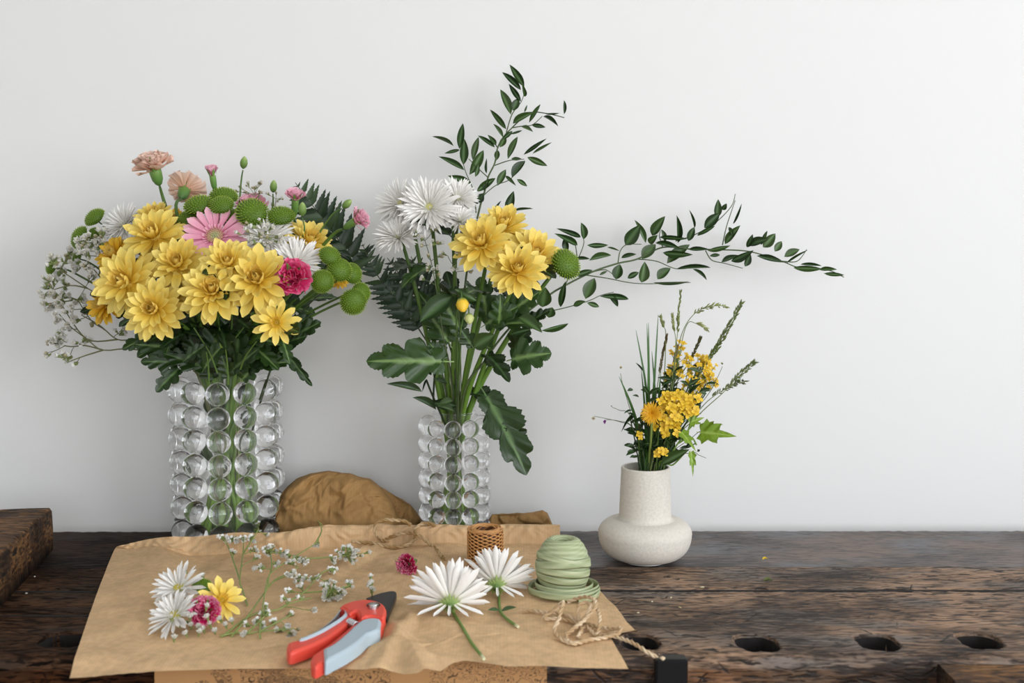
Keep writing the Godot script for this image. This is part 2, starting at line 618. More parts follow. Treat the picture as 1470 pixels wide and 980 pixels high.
	if side.x > 0:
		side = -side
	var long := 0.26
	var wide := 0.12
	var cen := Vector3(a.x, TB + top / 2.0 + 0.001, a.z) + dirv * long / 2.0 + side * wide / 2.0
	var tg := Geo.new()
	var bas := Basis(dirv, Vector3.UP, dirv.cross(Vector3.UP))
	var hx := long / 2.0
	var hy := top / 2.0
	var hz := wide / 2.0
	var sec := [Vector2(-hz, -hy), Vector2(-hz, 0), Vector2(-hz, hy - 0.004), Vector2(-hz + 0.004, hy), Vector2(-hz * 0.5, hy), Vector2(0, hy), Vector2(hz * 0.5, hy), Vector2(hz - 0.004, hy), Vector2(hz, hy - 0.005), Vector2(hz, 0), Vector2(hz, -hy)]
	var f := func(u, d):
		var k := int(roundf(d * sec.size())) % sec.size()
		var p := Vector3(lerpf(-hx, hx, u), sec[k].y, sec[k].x)
		if k > 0 and k < sec.size() - 1:
			p += Vector3(0, noise3(p + Vector3(5, 0, 0), 30.0), noise3(p + Vector3(9, 0, 0), 34.0)) * 0.0025
		return p
	tg.grid(60, sec.size(), f, null, false, true)
	for e in [0.0, 1.0]:
		var ring := PackedVector3Array()
		for k in sec.size():
			ring.append(f.call(e, float(k) / sec.size()))
		tg.fan(ring, e > 0.5)
	var blk := thing("timber_block", "heavy rough timber block lying across the left end of the bench", "timber", Vector3(cen.x, TB, cen.z))
	part("block", tg, M.edge_wood, blk, Transform3D(bas, Vector3(0, top / 2.0 + 0.0005, 0)))
# ---------------------------------------------------------------- petals, leaves and flower heads
# A petal or leaf of length 1 along +X with its face towards +Y. The spine bends from angle a0 to a1.
func blade(nu: int, nv: int, a0: float, a1: float, cup: float, width: Callable, tint = null, wave := 0.0, waves := 5.0) -> Geo:
	var g := Geo.new()
	var sp: Array[Vector2] = []
	var p := Vector2.ZERO
	sp.append(p)
	for i in nu:
		var a := lerpf(a0, a1, (i + 0.5) / nu)
		p += Vector2(cos(a), sin(a)) / nu
		sp.append(p)
	var f := func(u, d):
		var k := int(roundf(u * nu))
		var a := lerpf(a0, a1, u)
		var s: float = d * 2.0 - 1.0
		var w: float = width.call(u)
		var lift: float = cup * s * s * w + wave * u * u * sin(s * waves * 2.0) * 0.5
		return Vector3(sp[k].x - sin(a) * lift, sp[k].y + cos(a) * lift, s * w)
	g.grid(nu, nv, f, (func(u, d): return tint.call(u, d * 2.0 - 1.0)) if tint != null else null)
	return g

func ramp(stops: Array, t: float) -> Color:    # [[t, colour], ...]
	for i in range(1, stops.size()):
		if t <= stops[i][0]:
			return stops[i - 1][1].lerp(stops[i][1], (t - stops[i - 1][0]) / maxf(stops[i][0] - stops[i - 1][0], 1e-5))
	return stops[-1][1]

func spoon(w: float, narrow := 0.4, at := 0.62) -> Callable:
	return func(u): return w * (lerpf(narrow, 1.0, smoothstep(0.0, at, u)) if u < at else sqrt(maxf(1.0 - pow((u - at) / (1.0 - at), 2.4), 0.015)))

func lance(w: float, at := 0.42) -> Callable:
	return func(u): return maxf(w * (pow(sin(PI * 0.5 * u / at), 0.8) if u < at else pow(cos(PI * 0.5 * (u - at) / (1.0 - at)), 0.9)), 0.004)

func make_shapes() -> void:
	var yb := lin("e8bb2a")
	var ym := lin("f9d858")
	var yt := lin("fde883")
	var yel := func(u, s): return ramp([[0.0, yb], [0.4, ym], [1.0, yt]], u) * (1.0 - 0.08 * (1.0 - absf(s)))
	var deep := func(u, s): return ramp([[0.0, lin("cf8f12")], [0.5, lin("f0b920")], [1.0, lin("f8d04a")]], u)
	S.yellow = []
	S.deep = []
	for k in 9:
		var ring := k / 3
		var a0: float = [-0.15, 0.1, 0.25][ring] + rr(-0.1, 0.1)
		var a1: float = [0.15, 0.35, 0.55][ring] + rr(-0.15, 0.3)
		S.yellow.append(blade(7, 2, a0, a1, rr(0.35, 0.6), spoon(rr(0.155, 0.19), 0.42), yel).mesh())
		S.deep.append(blade(7, 2, a0, a1, 0.45, spoon(rr(0.14, 0.17), 0.5), deep).mesh())
	var wt := func(u, s): return ramp([[0.0, lin("e3e2a8")], [0.22, lin("f3f1ea")], [1.0, lin("faf8f4")]], u)
	S.white = []
	for k in 6:
		S.white.append(blade(6, 2, rr(-0.1, 0.1), rr(0.1, 0.6), 0.8, spoon(rr(0.045, 0.06), 0.65, 0.75), wt))
	var wlong := []
	for k in 4:
		wlong.append(blade(7, 2, rr(-0.1, 0.05), rr(0.0, 0.35), 0.7, spoon(rr(0.068, 0.085), 0.6, 0.75), wt).mesh())
	S.white_wide = wlong
	S.pink = []
	var pk := func(u, s): return ramp([[0.0, lin("c04a78")], [0.25, lin("ee98b4")], [0.8, lin("f5b3c6")], [1.0, lin("f8cdd6")]], u) * (1.0 if absf(s) > 0.3 else 0.96)
	for k in 3:
		S.pink.append(blade(7, 2, rr(0.0, 0.2), rr(-0.1, 0.1), 0.3, spoon(rr(0.115, 0.135), 0.4, 0.8), pk).mesh())
	S.carn = {}
	for e in [["peach", "f4b394", "f8ccb2", "fbdfd0"], ["rose", "d8688e", "ee9cb6", "f7c8d4"], ["hot", "c3124f", "e8377a", "f592b4"], ["streak", "b8104a", "d9256b", "f7b6cc"]]:
		var set := []
		for k in 4:
			var st := [[0.0, lin(e[1])], [0.55, lin(e[2])], [1.0, lin(e[3])]]
			if e[0] in ["hot", "streak"]:
				st = [[0.0, lin(e[1])], [0.78, lin(e[2])], [1.0, lin(e[3])]]
			var ph := rr(0, 6)
			set.append(blade(5, 6, rr(0.2, 0.5), rr(0.5, 1.1), 0.2, func(u): return 0.07 + 0.42 * u * u, func(u, s): return ramp(st, u * (0.93 + 0.07 * sin(s * 9.0 + ph))), 0.22, rr(3.5, 5.5)).mesh())
		S.carn[e[0]] = set
	# leaves: real ones are dark green above; the midrib is paler
	S.leaf = []
	for tone in [["2a401a", "4c6b38"], ["253a17", "46633a"], ["385022", "5b7a45"]]:
		for k in 2:
			var lc := lin(tone[0])
			var mr := lin(tone[1])
			S.leaf.append(blade(8, 4, rr(-0.15, 0.2), rr(-0.45, 0.1), rr(0.25, 0.45), lance(0.5, rr(0.36, 0.46)), func(u, s): return lc if absf(s) > 0.2 else mr).mesh())
	# the lobed leaf of the chrysanthemum
	S.lobed = []
	for tone in [["2f4a1c", "7c9a58"], ["263d17", "5f7d48"], ["1e3114", "48653a"]]:
		for k in 2:
			S.lobed.append(lobed(lin(tone[0]), lin(tone[1]), rr(0.05, 0.25), rr(-0.7, -0.15), rr(0, 1)).mesh())
	S.lime = [lobed(lin("7c9c2c"), lin("a4bf58"), 0.1, -0.25, 0.3, true).mesh()]
	# fern leaflet with toothed edges
	S.pinna = []
	for tone in ["243a22", "1e331d", "33492a"]:
		var lc := lin(tone)
		S.pinna.append(blade(14, 2, 0.05, -0.15, 0.2, func(u): return maxf(0.5 * pow(1.0 - u, 0.75) * (1.0 if u > 0.08 else 0.5) * (0.62 + 0.38 * absf(sin(u * 24.0))), 0.01), func(u, s): return lc * (1.0 if absf(s) > 0.4 else 1.25)).mesh())
	S.grass = blade(10, 2, 0.05, -0.12, 0.5, func(u): return maxf(0.5 * (1.0 - u * u), 0.02), func(u, s): return ramp([[0.0, lin("54792f")], [1.0, lin("3c6426")]], u)).mesh()
	# small four-petalled yellow floret and the tiny white blossom of gypsophila
	var fl := Geo.new()
	var fp := blade(3, 2, 0.2, -0.1, 0.3, spoon(0.42, 0.3, 0.6), func(u, s): return ramp([[0.0, lin("d9a81a")], [1.0, lin("f9d63f")]], u))
	for k in 4:
		fl.add(fp, Transform3D(Basis(Vector3.UP, TAU * k / 4) * Basis(Vector3.BACK, 0.15), Vector3.ZERO))
	fl.tube(PackedVector3Array([Vector3(0, -0.6, 0), Vector3(0, 0.12, 0)]), 0.09, 5, lin("a8a12c"))
	S.floret = fl.mesh()
	S.blossom = []
	for v in 3:
		var g := Geo.new()
		var bp := blade(2, 2, 0.25, 1.1, 0.5, spoon(0.45, 0.4, 0.6), func(u, s): return lin("f4f3ee"))
		for k in 6:
			g.add(bp, Transform3D(Basis(Vector3.UP, TAU * k / 6 + rr(-0.3, 0.3)) * Basis(Vector3.BACK, 0.1 + rr(-0.1, 0.2)), Vector3.ZERO))
		for k in 4:
			g.add(bp, Transform3D(Basis(Vector3.UP, TAU * k / 4 + rr(-0.3, 0.3)) * Basis(Vector3.BACK, 0.75), Vector3(0, 0.1, 0)), lin("f2f0e6"))
		g.tube(PackedVector3Array([Vector3(0, -0.9, 0), Vector3(0, -0.3, 0), Vector3(0, 0.1, 0)]), PackedFloat32Array([0.1, 0.28, 0.4]), 5, lin("8a9a5c"))
		S.blossom.append(g.mesh())
	var bud := Geo.new()
	bud.lathe(PackedVector2Array([Vector2(0.05, -0.9), Vector2(0.5, -0.5), Vector2(0.75, 0.1), Vector2(0.55, 0.7), Vector2(0.02, 0.95)]), 6, func(a, d): return ramp([[0.0, lin("7d8450")], [0.6, lin("a99d78")], [1.0, lin("ddd6c4")]], d))
	S.bud = bud.mesh()
	# dome of tight green florets
	S.button = []
	for v in 2:
		var g := Geo.new()
		g.lathe(PackedVector2Array([Vector2(0.05, -0.35), Vector2(0.6, -0.3), Vector2(0.97, -0.05), Vector2(0.95, 0.2), Vector2(0.75, 0.48), Vector2(0.4, 0.62), Vector2(0.01, 0.66)]), 18, func(a, d): return ramp([[0.0, lin("3c5410")], [0.5, lin("4a6a12")], [1.0, lin("62821a")]], d))
		var cone := Geo.new()
		cone.lathe(PackedVector2Array([Vector2(0.5, 0.0), Vector2(0.42, 0.6), Vector2(0.05, 1.0)]), 5, func(a, d): return ramp([[0.0, lin("46660e")], [1.0, lin("b6d24a")]], d))
		for k in 190:
			var y := 1.0 - (k + 0.5) / 190.0 * 1.12
			var r := sqrt(maxf(1.0 - y * y, 0.0))
			var an := k * 2.39996 + v
			var d := Vector3(cos(an) * r, y, sin(an) * r)
			var at := Vector3(d.x * 0.95, (d.y * 0.62) if d.y > 0 else d.y * 0.3, d.z * 0.95)
			g.add(cone, Transform3D(frame(d + Vector3(0, 0.15, 0)) * Basis.from_scale(Vector3(0.07, 0.2, 0.07)), at))
		S.button.append(g.mesh())

# A lobed leaf: rows run from the midrib to the points of its outline
func lobed(col: Color, rib: Color, a0: float, a1: float, ph: float, sharp := false) -> Geo:
	var half := [[0, 0.014], [0.1, 0.016], [0.17, 0.03], [0.13, 0.1], [0.12, 0.2], [0.17, 0.29], [0.25, 0.29], [0.30, 0.25], [0.335, 0.19], [0.335, 0.27], [0.36, 0.36], [0.43, 0.48], [0.52, 0.48], [0.575, 0.38], [0.585, 0.28], [0.595, 0.22], [0.61, 0.28], [0.68, 0.35], [0.76, 0.37], [0.815, 0.30], [0.82, 0.22], [0.83, 0.17], [0.86, 0.2], [0.93, 0.16], [0.975, 0.08], [1.0, 0.0]]
	if sharp:
		half = [[0, 0.012], [0.12, 0.014], [0.08, 0.12], [0.06, 0.26], [0.16, 0.3], [0.24, 0.46], [0.3, 0.36], [0.36, 0.27], [0.48, 0.33], [0.6, 0.36], [0.58, 0.24], [0.58, 0.13], [0.68, 0.12], [0.8, 0.08], [0.9, 0.04], [1.0, 0.0]]
	var out: Array[Vector2] = []
	for i in half.size() - 1:
		for k in 3:
			var a := Vector2(half[i][0], half[i][1])
			var b := Vector2(half[i + 1][0], half[i + 1][1])
			var t := k / 3.0
			var q := a.lerp(b, t)
			if not sharp:
				var pa := half[maxi(i - 1, 0)] as Array
				var pb := half[mini(i + 2, half.size() - 1)] as Array
				q = a.cubic_interpolate(b, Vector2(pa[0], pa[1]), Vector2(pb[0], pb[1]), t)
				q.y *= 1.0 + 0.07 * sin(i * 3.0 + k * 2.6 + ph * 9.0)
			out.append(Vector2(q.x, maxf(q.y, 0.0)))
	out.append(Vector2(1, 0))
	var n := out.size() - 1
	# the midrib point that each outline point belongs to never runs backwards
	var mid: Array[float] = []
	for i in n + 1:
		var m := clampf(out[i].x - 0.62 * out[i].y, 0.0, 1.0)
		mid.append(maxf(m, mid[-1] if i > 0 else 0.0))
	var g := Geo.new()
	var place := func(x, z):
		# bends the flat leaf along a curve
		var a := lerpf(a0, a1, clampf(x, 0, 1))
		var am := (a0 + a) * 0.5
		var lift: float = 0.16 * absf(z) + 0.02 * sin(x * 24.0 + z * 14.0 + ph * 7.0) * minf(absf(z) * 6.0, 1.0)
		return Vector3(x * cos(am) - lift * sin(a), x * sin(am) + lift * cos(a), z)
	g.grid(n, 8, func(u, d):
		var i := int(roundf(u * n))
		var s: float = d * 2.0 - 1.0
		var q := Vector2(mid[i], 0.0).lerp(out[i], absf(s))
		return place.call(q.x, q.y * signf(s)), func(u, d):
		var s: float = absf(d * 2.0 - 1.0)
		var i := int(roundf(u * n))
		var vein: bool = s < 0.1 or i < 5
		return rib if vein else col * (1.0 + 0.10 * sin(i * 1.7 + s * 3.0)))
	return g

# Places a blade from one point to another with its face towards nrm and the given width
func span(a: Vector3, b: Vector3, nrm: Vector3, width: float, roll := 0.0) -> Transform3D:
	var x := b - a
	var l := maxf(x.length(), 1e-5)
	x /= l
	var y := (nrm - x * nrm.dot(x)).normalized()
	var z := x.cross(y)
	var bs := Basis(x, y, z) * Basis(Vector3.RIGHT, roll)
	return Transform3D(bs * Basis.from_scale(Vector3(l, l, width)), a)

# A flower head: the core is a mesh, petals are its children, ring by ring: [count, length, elevation, jitter, meshes, start radius, height]
func petals(parent: Node3D, called: String, rings: Array, R: float, m: Material, from := 0.0, to := TAU) -> void:
	for q in rings:
		var off := rr(0, 1)
		for k in q[0]:
			var az: float = from + (to - from) * (k + off) / q[0] + rr(-q[3], q[3]) * 0.6
			var el: float = q[2] + rr(-q[3], q[3])
			var l: float = q[1] * R * rr(0.9, 1.07)
			var b := Basis(Vector3.UP, az)
			var at: Vector3 = b * Vector3(q[5] * R, q[6] * R, 0)
			part(called, q[4][rng.randi() % q[4].size()], m, parent, Transform3D(b * Basis(Vector3.BACK, el) * Basis(Vector3.RIGHT, rr(-0.25, 0.25)) * Basis.from_scale(Vector3(l, l, l)), at))

func yellow_head(parent: Node3D, x: Transform3D, R: float, deep := false, open := false) -> void:
	var set: Array = S.deep if deep else S.yellow
	var core := Geo.new()
	if open:
		core.lathe(PackedVector2Array([Vector2(0.02, -0.12), Vector2(0.16, -0.06), Vector2(0.17, 0.03), Vector2(0.1, 0.09), Vector2(0.005, 0.1)]), 12, func(a, d): return ramp([[0.0, lin("6d8432")], [0.5, lin("d8b02c")], [1.0, lin("b7a734")]], d))
	else:
		core.lathe(PackedVector2Array([Vector2(0.03, -0.2), Vector2(0.2, -0.13), Vector2(0.24, 0.0), Vector2(0.12, 0.1), Vector2(0.005, 0.12)]), 10, func(a, d): return ramp([[0.0, lin("5e7a30")], [0.5, lin("e0b63c")], [1.0, lin("b8a235")]], d))
	var small := blade(5, 2, 0.3, 0.9, 0.5, spoon(0.17, 0.5), func(u, s): return ramp([[0.0, lin("e2b83a")], [0.5, lin("f6d258")], [1.0, lin("fadf80")]], u))
	for q in ([[9, 0.34, 0.75, 0.13], [6, 0.22, 1.15, 0.06]] if open else [[10, 0.58, 0.72, 0.12], [8, 0.46, 1.0, 0.09], [5, 0.33, 1.25, 0.05]]):
		for k in q[0]:
			var b := Basis(Vector3.UP, TAU * (k + rr(-0.2, 0.2)) / q[0] + q[2])
			core.add(small, Transform3D(b * Basis(Vector3.BACK, q[2] + rr(-0.12, 0.12)) * Basis.from_scale(Vector3.ONE * q[1] * rr(0.85, 1.1)), b * Vector3(q[3], 0.03, 0)))
	var g := Geo.new()
	g.add(core, Transform3D(Basis.from_scale(Vector3.ONE * R), Vector3.ZERO))
	var h := part("flower_head", g, M.petal, parent, x)
	if open:
		petals(h, "petal", [[11, 0.9, 0.02, 0.12, set.slice(0, 3), 0.1, 0.0], [8, 0.72, 0.3, 0.12, set.slice(3, 6), 0.08, 0.03]], R, M.petal)
	else:
		petals(h, "petal", [[16, 0.92, -0.1, 0.18, set.slice(0, 3), 0.12, -0.04], [15, 0.86, 0.16, 0.16, set.slice(0, 6), 0.11, 0.0], [12, 0.74, 0.42, 0.14, set.slice(3, 9), 0.09, 0.03]], R, M.petal)

func white_head(parent: Node3D, x: Transform3D, R: float, rows := [[26, 0.94, -0.25], [28, 0.95, -0.05], [26, 0.92, 0.15], [24, 0.84, 0.36], [20, 0.7, 0.58], [16, 0.52, 0.82], [10, 0.36, 1.1]]) -> void:
	var g := Geo.new()
	g.lathe(PackedVector2Array([Vector2(0.02, -0.17), Vector2(0.15, -0.12), Vector2(0.2, -0.02), Vector2(0.1, 0.06), Vector2(0.005, 0.07)]), 10, func(a, d): return ramp([[0.0, lin("5b7a3a")], [0.5, lin("cfd08a")], [1.0, lin("dcd487")]], d))
	for q in rows:
		for k in q[0]:
			var b := Basis(Vector3.UP, TAU * (k + rr(-0.35, 0.35)) / q[0] + q[2] * 3.0)
			g.add(S.white[rng.randi() % 6], Transform3D(b * Basis(Vector3.BACK, q[2] + rr(-0.13, 0.13)) * Basis(Vector3.RIGHT, rr(-0.3, 0.3)) * Basis.from_scale(Vector3.ONE * q[1] * rr(0.86, 1.08)), b * Vector3(0.07, 0.0, 0)))
	var s := Geo.new()
	s.add(g, Transform3D(Basis.from_scale(Vector3.ONE * R), Vector3.ZERO))
	stuff(part("needle_petals", s, M.white_petal, parent, x))

func carnation_head(parent: Node3D, x: Transform3D, R: float, kind: String, full := 1.0, cal := 0.85, up := 0.0) -> void:
	# the calyx is the head's body; ruffled petals burst from its mouth
	var g := Geo.new()
	var w := 0.30
	g.lathe(PackedVector2Array([Vector2(0.04, -cal - 0.1), Vector2(w * 0.55, -cal), Vector2(w * 0.9, -cal * 0.7), Vector2(w, -cal * 0.35), Vector2(w * 1.02, -0.05), Vector2(w * 0.8, 0.02), Vector2(0.01, 0.03)]), 10, func(a, d): return ramp([[0.0, lin("3f5f2c")], [0.35, lin("5f8a3e")], [0.8, lin("7fa552")], [1.0, lin("a9bd7c")]], d))
	for k in 5:
		var b := Basis(Vector3.UP, TAU * k / 5)
		g.add(blade(3, 2, 1.4, 1.0, 0.2, lance(0.13), func(u, s): return lin("77a04a")), Transform3D(b, b * Vector3(w * 0.98, -0.12, 0)))
	var s := Geo.new()
	s.add(g, Transform3D(Basis.from_scale(Vector3.ONE * R), Vector3.ZERO))
	var h := part("flower_head", s, M.green, parent, x)
	var set: Array = S.carn[kind]
	petals(h, "petal", [[int(8 * full), 0.95, -0.25 + up * 1.2, 0.2, set, 0.12, 0.0], [int(8 * full), 0.9, 0.25 + up, 0.2, set, 0.1, 0.02], [int(6 * full), 0.8, 0.6 + up * 0.5, 0.2, set, 0.06, 0.04], [4, 0.7, 0.95, 0.2, set, 0.03, 0.05]], R, M.petal)

func bud_head(parent: Node3D, x: Transform3D, L: float, r: float, tipcol = null) -> void:
	var g := Geo.new()
	var tc: Color = tipcol if tipcol != null else lin("9fb86a")
	g.lathe(PackedVector2Array([Vector2(r * 0.25, 0), Vector2(r * 0.8, L * 0.18), Vector2(r, L * 0.45), Vector2(r * 0.8, L * 0.72), Vector2(r * 0.4, L * 0.92), Vector2(r * 0.05, L)]), 8, func(a, d): return ramp([[0.0, lin("4d6e33")], [0.6 if tipcol == null else 0.22, lin("7d9d4c")], [0.8 if tipcol == null else 0.35, tc], [1.0, tc]], d))
	for k in 4:
		var b := Basis(Vector3.UP, TAU * k / 4)
		g.add(blade(4, 2, 1.25, 1.75, 0.3, lance(0.28), func(u, s): return lin("64873f")), Transform3D(b * Basis.from_scale(Vector3.ONE * L * (0.6 if tipcol == null else 0.4)), b * Vector3(r * 0.55, L * 0.05, 0)))
	part("bud", g, M.green, parent, x)

# ---------------------------------------------------------------- flowers in a vase
# v holds the vase: c (base centre), r (radius of the mouth inside), y (height of the mouth), floor (height of the inside bottom)
func stem_path(v: Dictionary, head: Vector3, n: Vector3, spread := 0.8) -> PackedVector3Array:
	var d := Vector3(head.x - v.c.x, 0, head.z - v.c.z)
	var far := clampf(d.length() / 0.13, 0.0, 1.0)
	d = d.normalized() * far
	var neck: Vector3 = v.c + d * v.r * spread * 0.9 + Vector3(rr(-1, 1), 0, rr(-1, 1)) * v.r * 0.18
	neck.y = v.y
	var foot: Vector3 = v.c - d * v.r * 0.62 + Vector3(rr(-1, 1), 0, rr(-1, 1)) * v.r * 0.28
	foot.y = v.floor + rr(0.001, 0.012)
	var near := head - n * 0.03
	var mid := (neck + near) * 0.5 + Vector3(0, 0.012, 0)
	return smooth(PackedVector3Array([foot, neck, mid, near, head - n * 0.002]), 5)

func stem(o: Node3D, path: PackedVector3Array, r0: float, r1: float, c0: String, c1: String) -> void:
	var g := Geo.new()
	var cols := []
	var q := PackedVector3Array()
	for i in path.size():
		cols.append(lin(c0).lerp(lin(c1), float(i) / path.size()))
		q.append(path[i] - o.position)
	g.tube(q, taper(path.size(), r0, r1), 7, cols)
	part("stem", g, M.green, o)

# stalks that cross inside the glass
func stalks(o: Node3D, v: Dictionary, n: int, top: float) -> void:
	for k in n:
		var a := TAU * k / n + rr(-0.2, 0.2)
		var e := a + PI + rr(-1.0, 1.0)
		var foot: Vector3 = Vector3(v.c.x + cos(a) * v.r * 0.8, v.floor + rr(0.001, 0.01), v.c.z + sin(a) * v.r * 0.8)
		var tip: Vector3 = Vector3(v.c.x + cos(e) * v.r * 0.7, v.y + rr(-0.01, top), v.c.z + sin(e) * v.r * 0.7)
		var g := Geo.new()
		var q := PackedVector3Array()
		var cols := []
		for i in 7:
			q.append(foot.lerp(tip, i / 6.0) - o.position + Vector3(rr(-1, 1), 0, rr(-1, 1)) * 0.001)
			cols.append(lin("7aa236").lerp(lin("47682c"), i / 6.0))
		g.tube(q, taper(7, v.r * rr(0.06, 0.085), 0.0018), 7, cols)
		part("stem", g, M.green, o)

# leaf from a to b (points), as a part
func leaf(o: Node3D, set: Array, a: Vector3, b: Vector3, width: float, nrm := Vector3(0, 0.35, 1), roll := 0.0) -> void:
	part("leaf", set[rng.randi() % set.size()], M.leaf, o, span(a - o.position, b - o.position, nrm, width, roll))
# ---------------------------------------------------------------- vases
func glass_mats() -> void:
	var g := mat("clear_glass", Color(1, 1, 1, 0.03), 0.0, false)
	g.transparency = BaseMaterial3D.TRANSPARENCY_ALPHA
	g.metallic_specular = 0.32
	var b := mat("bead_glass", Color(1, 1, 1, 0.0), 0.0, false)
	b.refraction_enabled = true
	b.refraction_scale = 0.045
	var w := mat("vase_water", Color(0.86, 0.93, 0.75, 0.05), 0.0, false)
	w.transparency = BaseMaterial3D.TRANSPARENCY_ALPHA
	w.metallic_specular = 0.15

func bubble_vase(px: float, d: float, base_y: float, rim_px: float, r_in: float, bead_r: float, ring_r: float, cols: int, turn: float, rows: Array, water_px: float, label: String, wlabel: String) -> Dictionary:
	var c := P(px, 700, d)
	c.y = base_y
	var rim := P(px, rim_px, d).y
	var o := thing("bubble_vase", label, "vase", c)
	var g := Geo.new()
	var h := rim - base_y
	var t := 0.0022
	var prof := PackedVector2Array([Vector2(0.001, 0.0), Vector2(r_in * 0.9, 0.0), Vector2(r_in + t, 0.003)])
	for i in 8:
		prof.append(Vector2(r_in + t, 0.003 + (h - 0.006) * (i + 1) / 8.0))
	g.lathe(prof, 56)
	part("glass_wall", g, M.clear_glass, o)
	g = Geo.new()
	g.grid(64, 8, func(a, q): return Vector3(cos(-a * TAU) * (r_in + t * 0.5 + cos(q * TAU) * 0.0014), h - 0.002 + sin(q * TAU) * 0.0014, sin(-a * TAU) * (r_in + t * 0.5 + cos(q * TAU) * 0.0014)), null, true, true)
	part("rim", g, M.bead_glass, o)
	g = Geo.new()
	g.lathe(PackedVector2Array([Vector2(0.001, 0.001), Vector2(r_in * 0.88, 0.001), Vector2(r_in * 0.92, 0.004), Vector2(r_in * 0.88, 0.007), Vector2(0.001, 0.007)]), 40)
	part("glass_base", g, M.bead_glass, o)
	var sm := SphereMesh.new()
	sm.radius = bead_r
	sm.height = bead_r * 2
	sm.radial_segments = 28
	sm.rings = 14
	for y in rows:
		for k in cols:
			var a := turn + TAU * k / cols
			var yy: float = P(px, y, d - ring_r).y - base_y
			part("glass_bead", sm, M.bead_glass, o, Transform3D(Basis(), Vector3(sin(a) * ring_r, yy + rr(-0.0006, 0.0006), cos(a) * ring_r)))
	# the water stands inside
	var wy := P(px, water_px, d).y - base_y
	g = Geo.new()
	var rw := r_in - 0.0012
	var wp := PackedVector2Array([Vector2(0.001, 0.0085), Vector2(rw * 0.93, 0.0085), Vector2(rw, 0.012)])
	for i in 5:
		wp.append(Vector2(rw, 0.012 + (wy - 0.012) * (i + 1) / 5.0))
	wp.append(Vector2(rw * 0.98, wy - 0.0004))
	wp.append(Vector2(0.001, wy - 0.0006))
	g.lathe(wp, 48)
	var wo := part("water", g, M.vase_water, self, Transform3D(Basis(), c))
	wo.name = numbered("water")
	tag(wo, wlabel, "water")
	return {"c": c, "r": r_in, "y": rim, "floor": base_y + 0.012}

var va: Dictionary
var vb: Dictionary
var vc: Dictionary

func vases() -> void:
	glass_mats()
	var tray := TB - 0.0035
	va = bubble_vase(327, 1.522, tray, 526, 0.0470, 0.0158, 0.0628, 11, 0.09, [566, 601, 635, 669, 703, 737, 771], 618, "large clear glass vase covered in glass bubbles, holding the biggest bouquet", "water around the green stems in the large bubble vase")
	vb = bubble_vase(653, 1.532, tray, 589, 0.0275, 0.0121, 0.0396, 10, 0.0, [617, 642, 667, 693, 718, 743, 768], 700, "smaller clear glass bubble vase standing behind the spool of cord", "shallow water in the smaller bubble vase")
	# the stoneware vase: wide flat belly, tall neck that narrows upwards, small white foot
	var d := -T(926, 808.5).z + 0.026
	var c := P(926.5, 700, d)
	c.y = tray
	var k := d / F * 1.0
	var y_of := func(py): return P(926.5, py, d).y - tray
	var o := thing("stoneware_vase", "matt cream stoneware vase with wide round belly and tall neck", "vase", c)
	var g := Geo.new()
	var belly: float = y_of.call(766)
	var joint: float = y_of.call(744)
	var rim: float = y_of.call(669.5)
	var rb := 68.0 * k
	var rn := 38.2 * k
	var rt := 35.5 * k
	var prof := PackedVector2Array()
	prof.append(Vector2(0.001, 0.0035))
	prof.append(Vector2(0.024, 0.0035))
	for i in 15:      # lower belly
		var a := -PI / 2.0 + PI / 2.0 * (i + 1.2) / 15.2
		prof.append(Vector2(0.026 + (rb - 0.026) * pow(cos(a), 0.78), belly + sin(a) * (belly - 0.0035)))
	var sh := joint - belly
	for i in 11:      # shoulder
		var a := PI / 2.0 * (i + 1) / 11.0
		prof.append(Vector2(rn + 0.0006 + (rb - rn) * pow(cos(a), 0.85), belly + sin(a) * sh))
	for i in 14:
		var q := (i + 1) / 14.0
		prof.append(Vector2(lerpf(rn, rt, q), lerpf(joint + 0.001, rim - 0.0015, q)))
	for i in 5:
		var a := PI * (i + 1) / 6.0
		prof.append(Vector2(rt - 0.002 + 0.002 * cos(a), rim - 0.0015 + 0.0018 * sin(a)))
	for i in 6:
		var q := (i + 1) / 6.0
		prof.append(Vector2(lerpf(rt - 0.004, rn - 0.005, q), lerpf(rim - 0.003, joint - 0.01, q)))
	prof.append(Vector2(rn, belly))
	prof.append(Vector2(0.001, 0.02))
	g.lathe(prof, 72)
	part("body", g, M.stoneware, o)
	g = Geo.new()
	g.lathe(PackedVector2Array([Vector2(0.001, 0.0002), Vector2(0.0285, 0.0002), Vector2(0.0295, 0.001), Vector2(0.0275, 0.0045), Vector2(0.001, 0.0045)]), 48)
	part("foot", g, M.white_glaze, o, Transform3D(), "small white glazed foot")
	vc = {"c": c, "r": rt - 0.005, "y": tray + rim, "floor": tray + 0.022}
# ---------------------------------------------------------------- the two bouquets in glass
func facing(nx: float, ny: float) -> Vector3:
	return Vector3(nx, ny, sqrt(maxf(1.0 - nx * nx - ny * ny, 0.02))).normalized()

func backing(nx: float, ny: float) -> Vector3:
	return Vector3(nx, ny, -sqrt(maxf(1.0 - nx * nx - ny * ny, 0.02))).normalized()

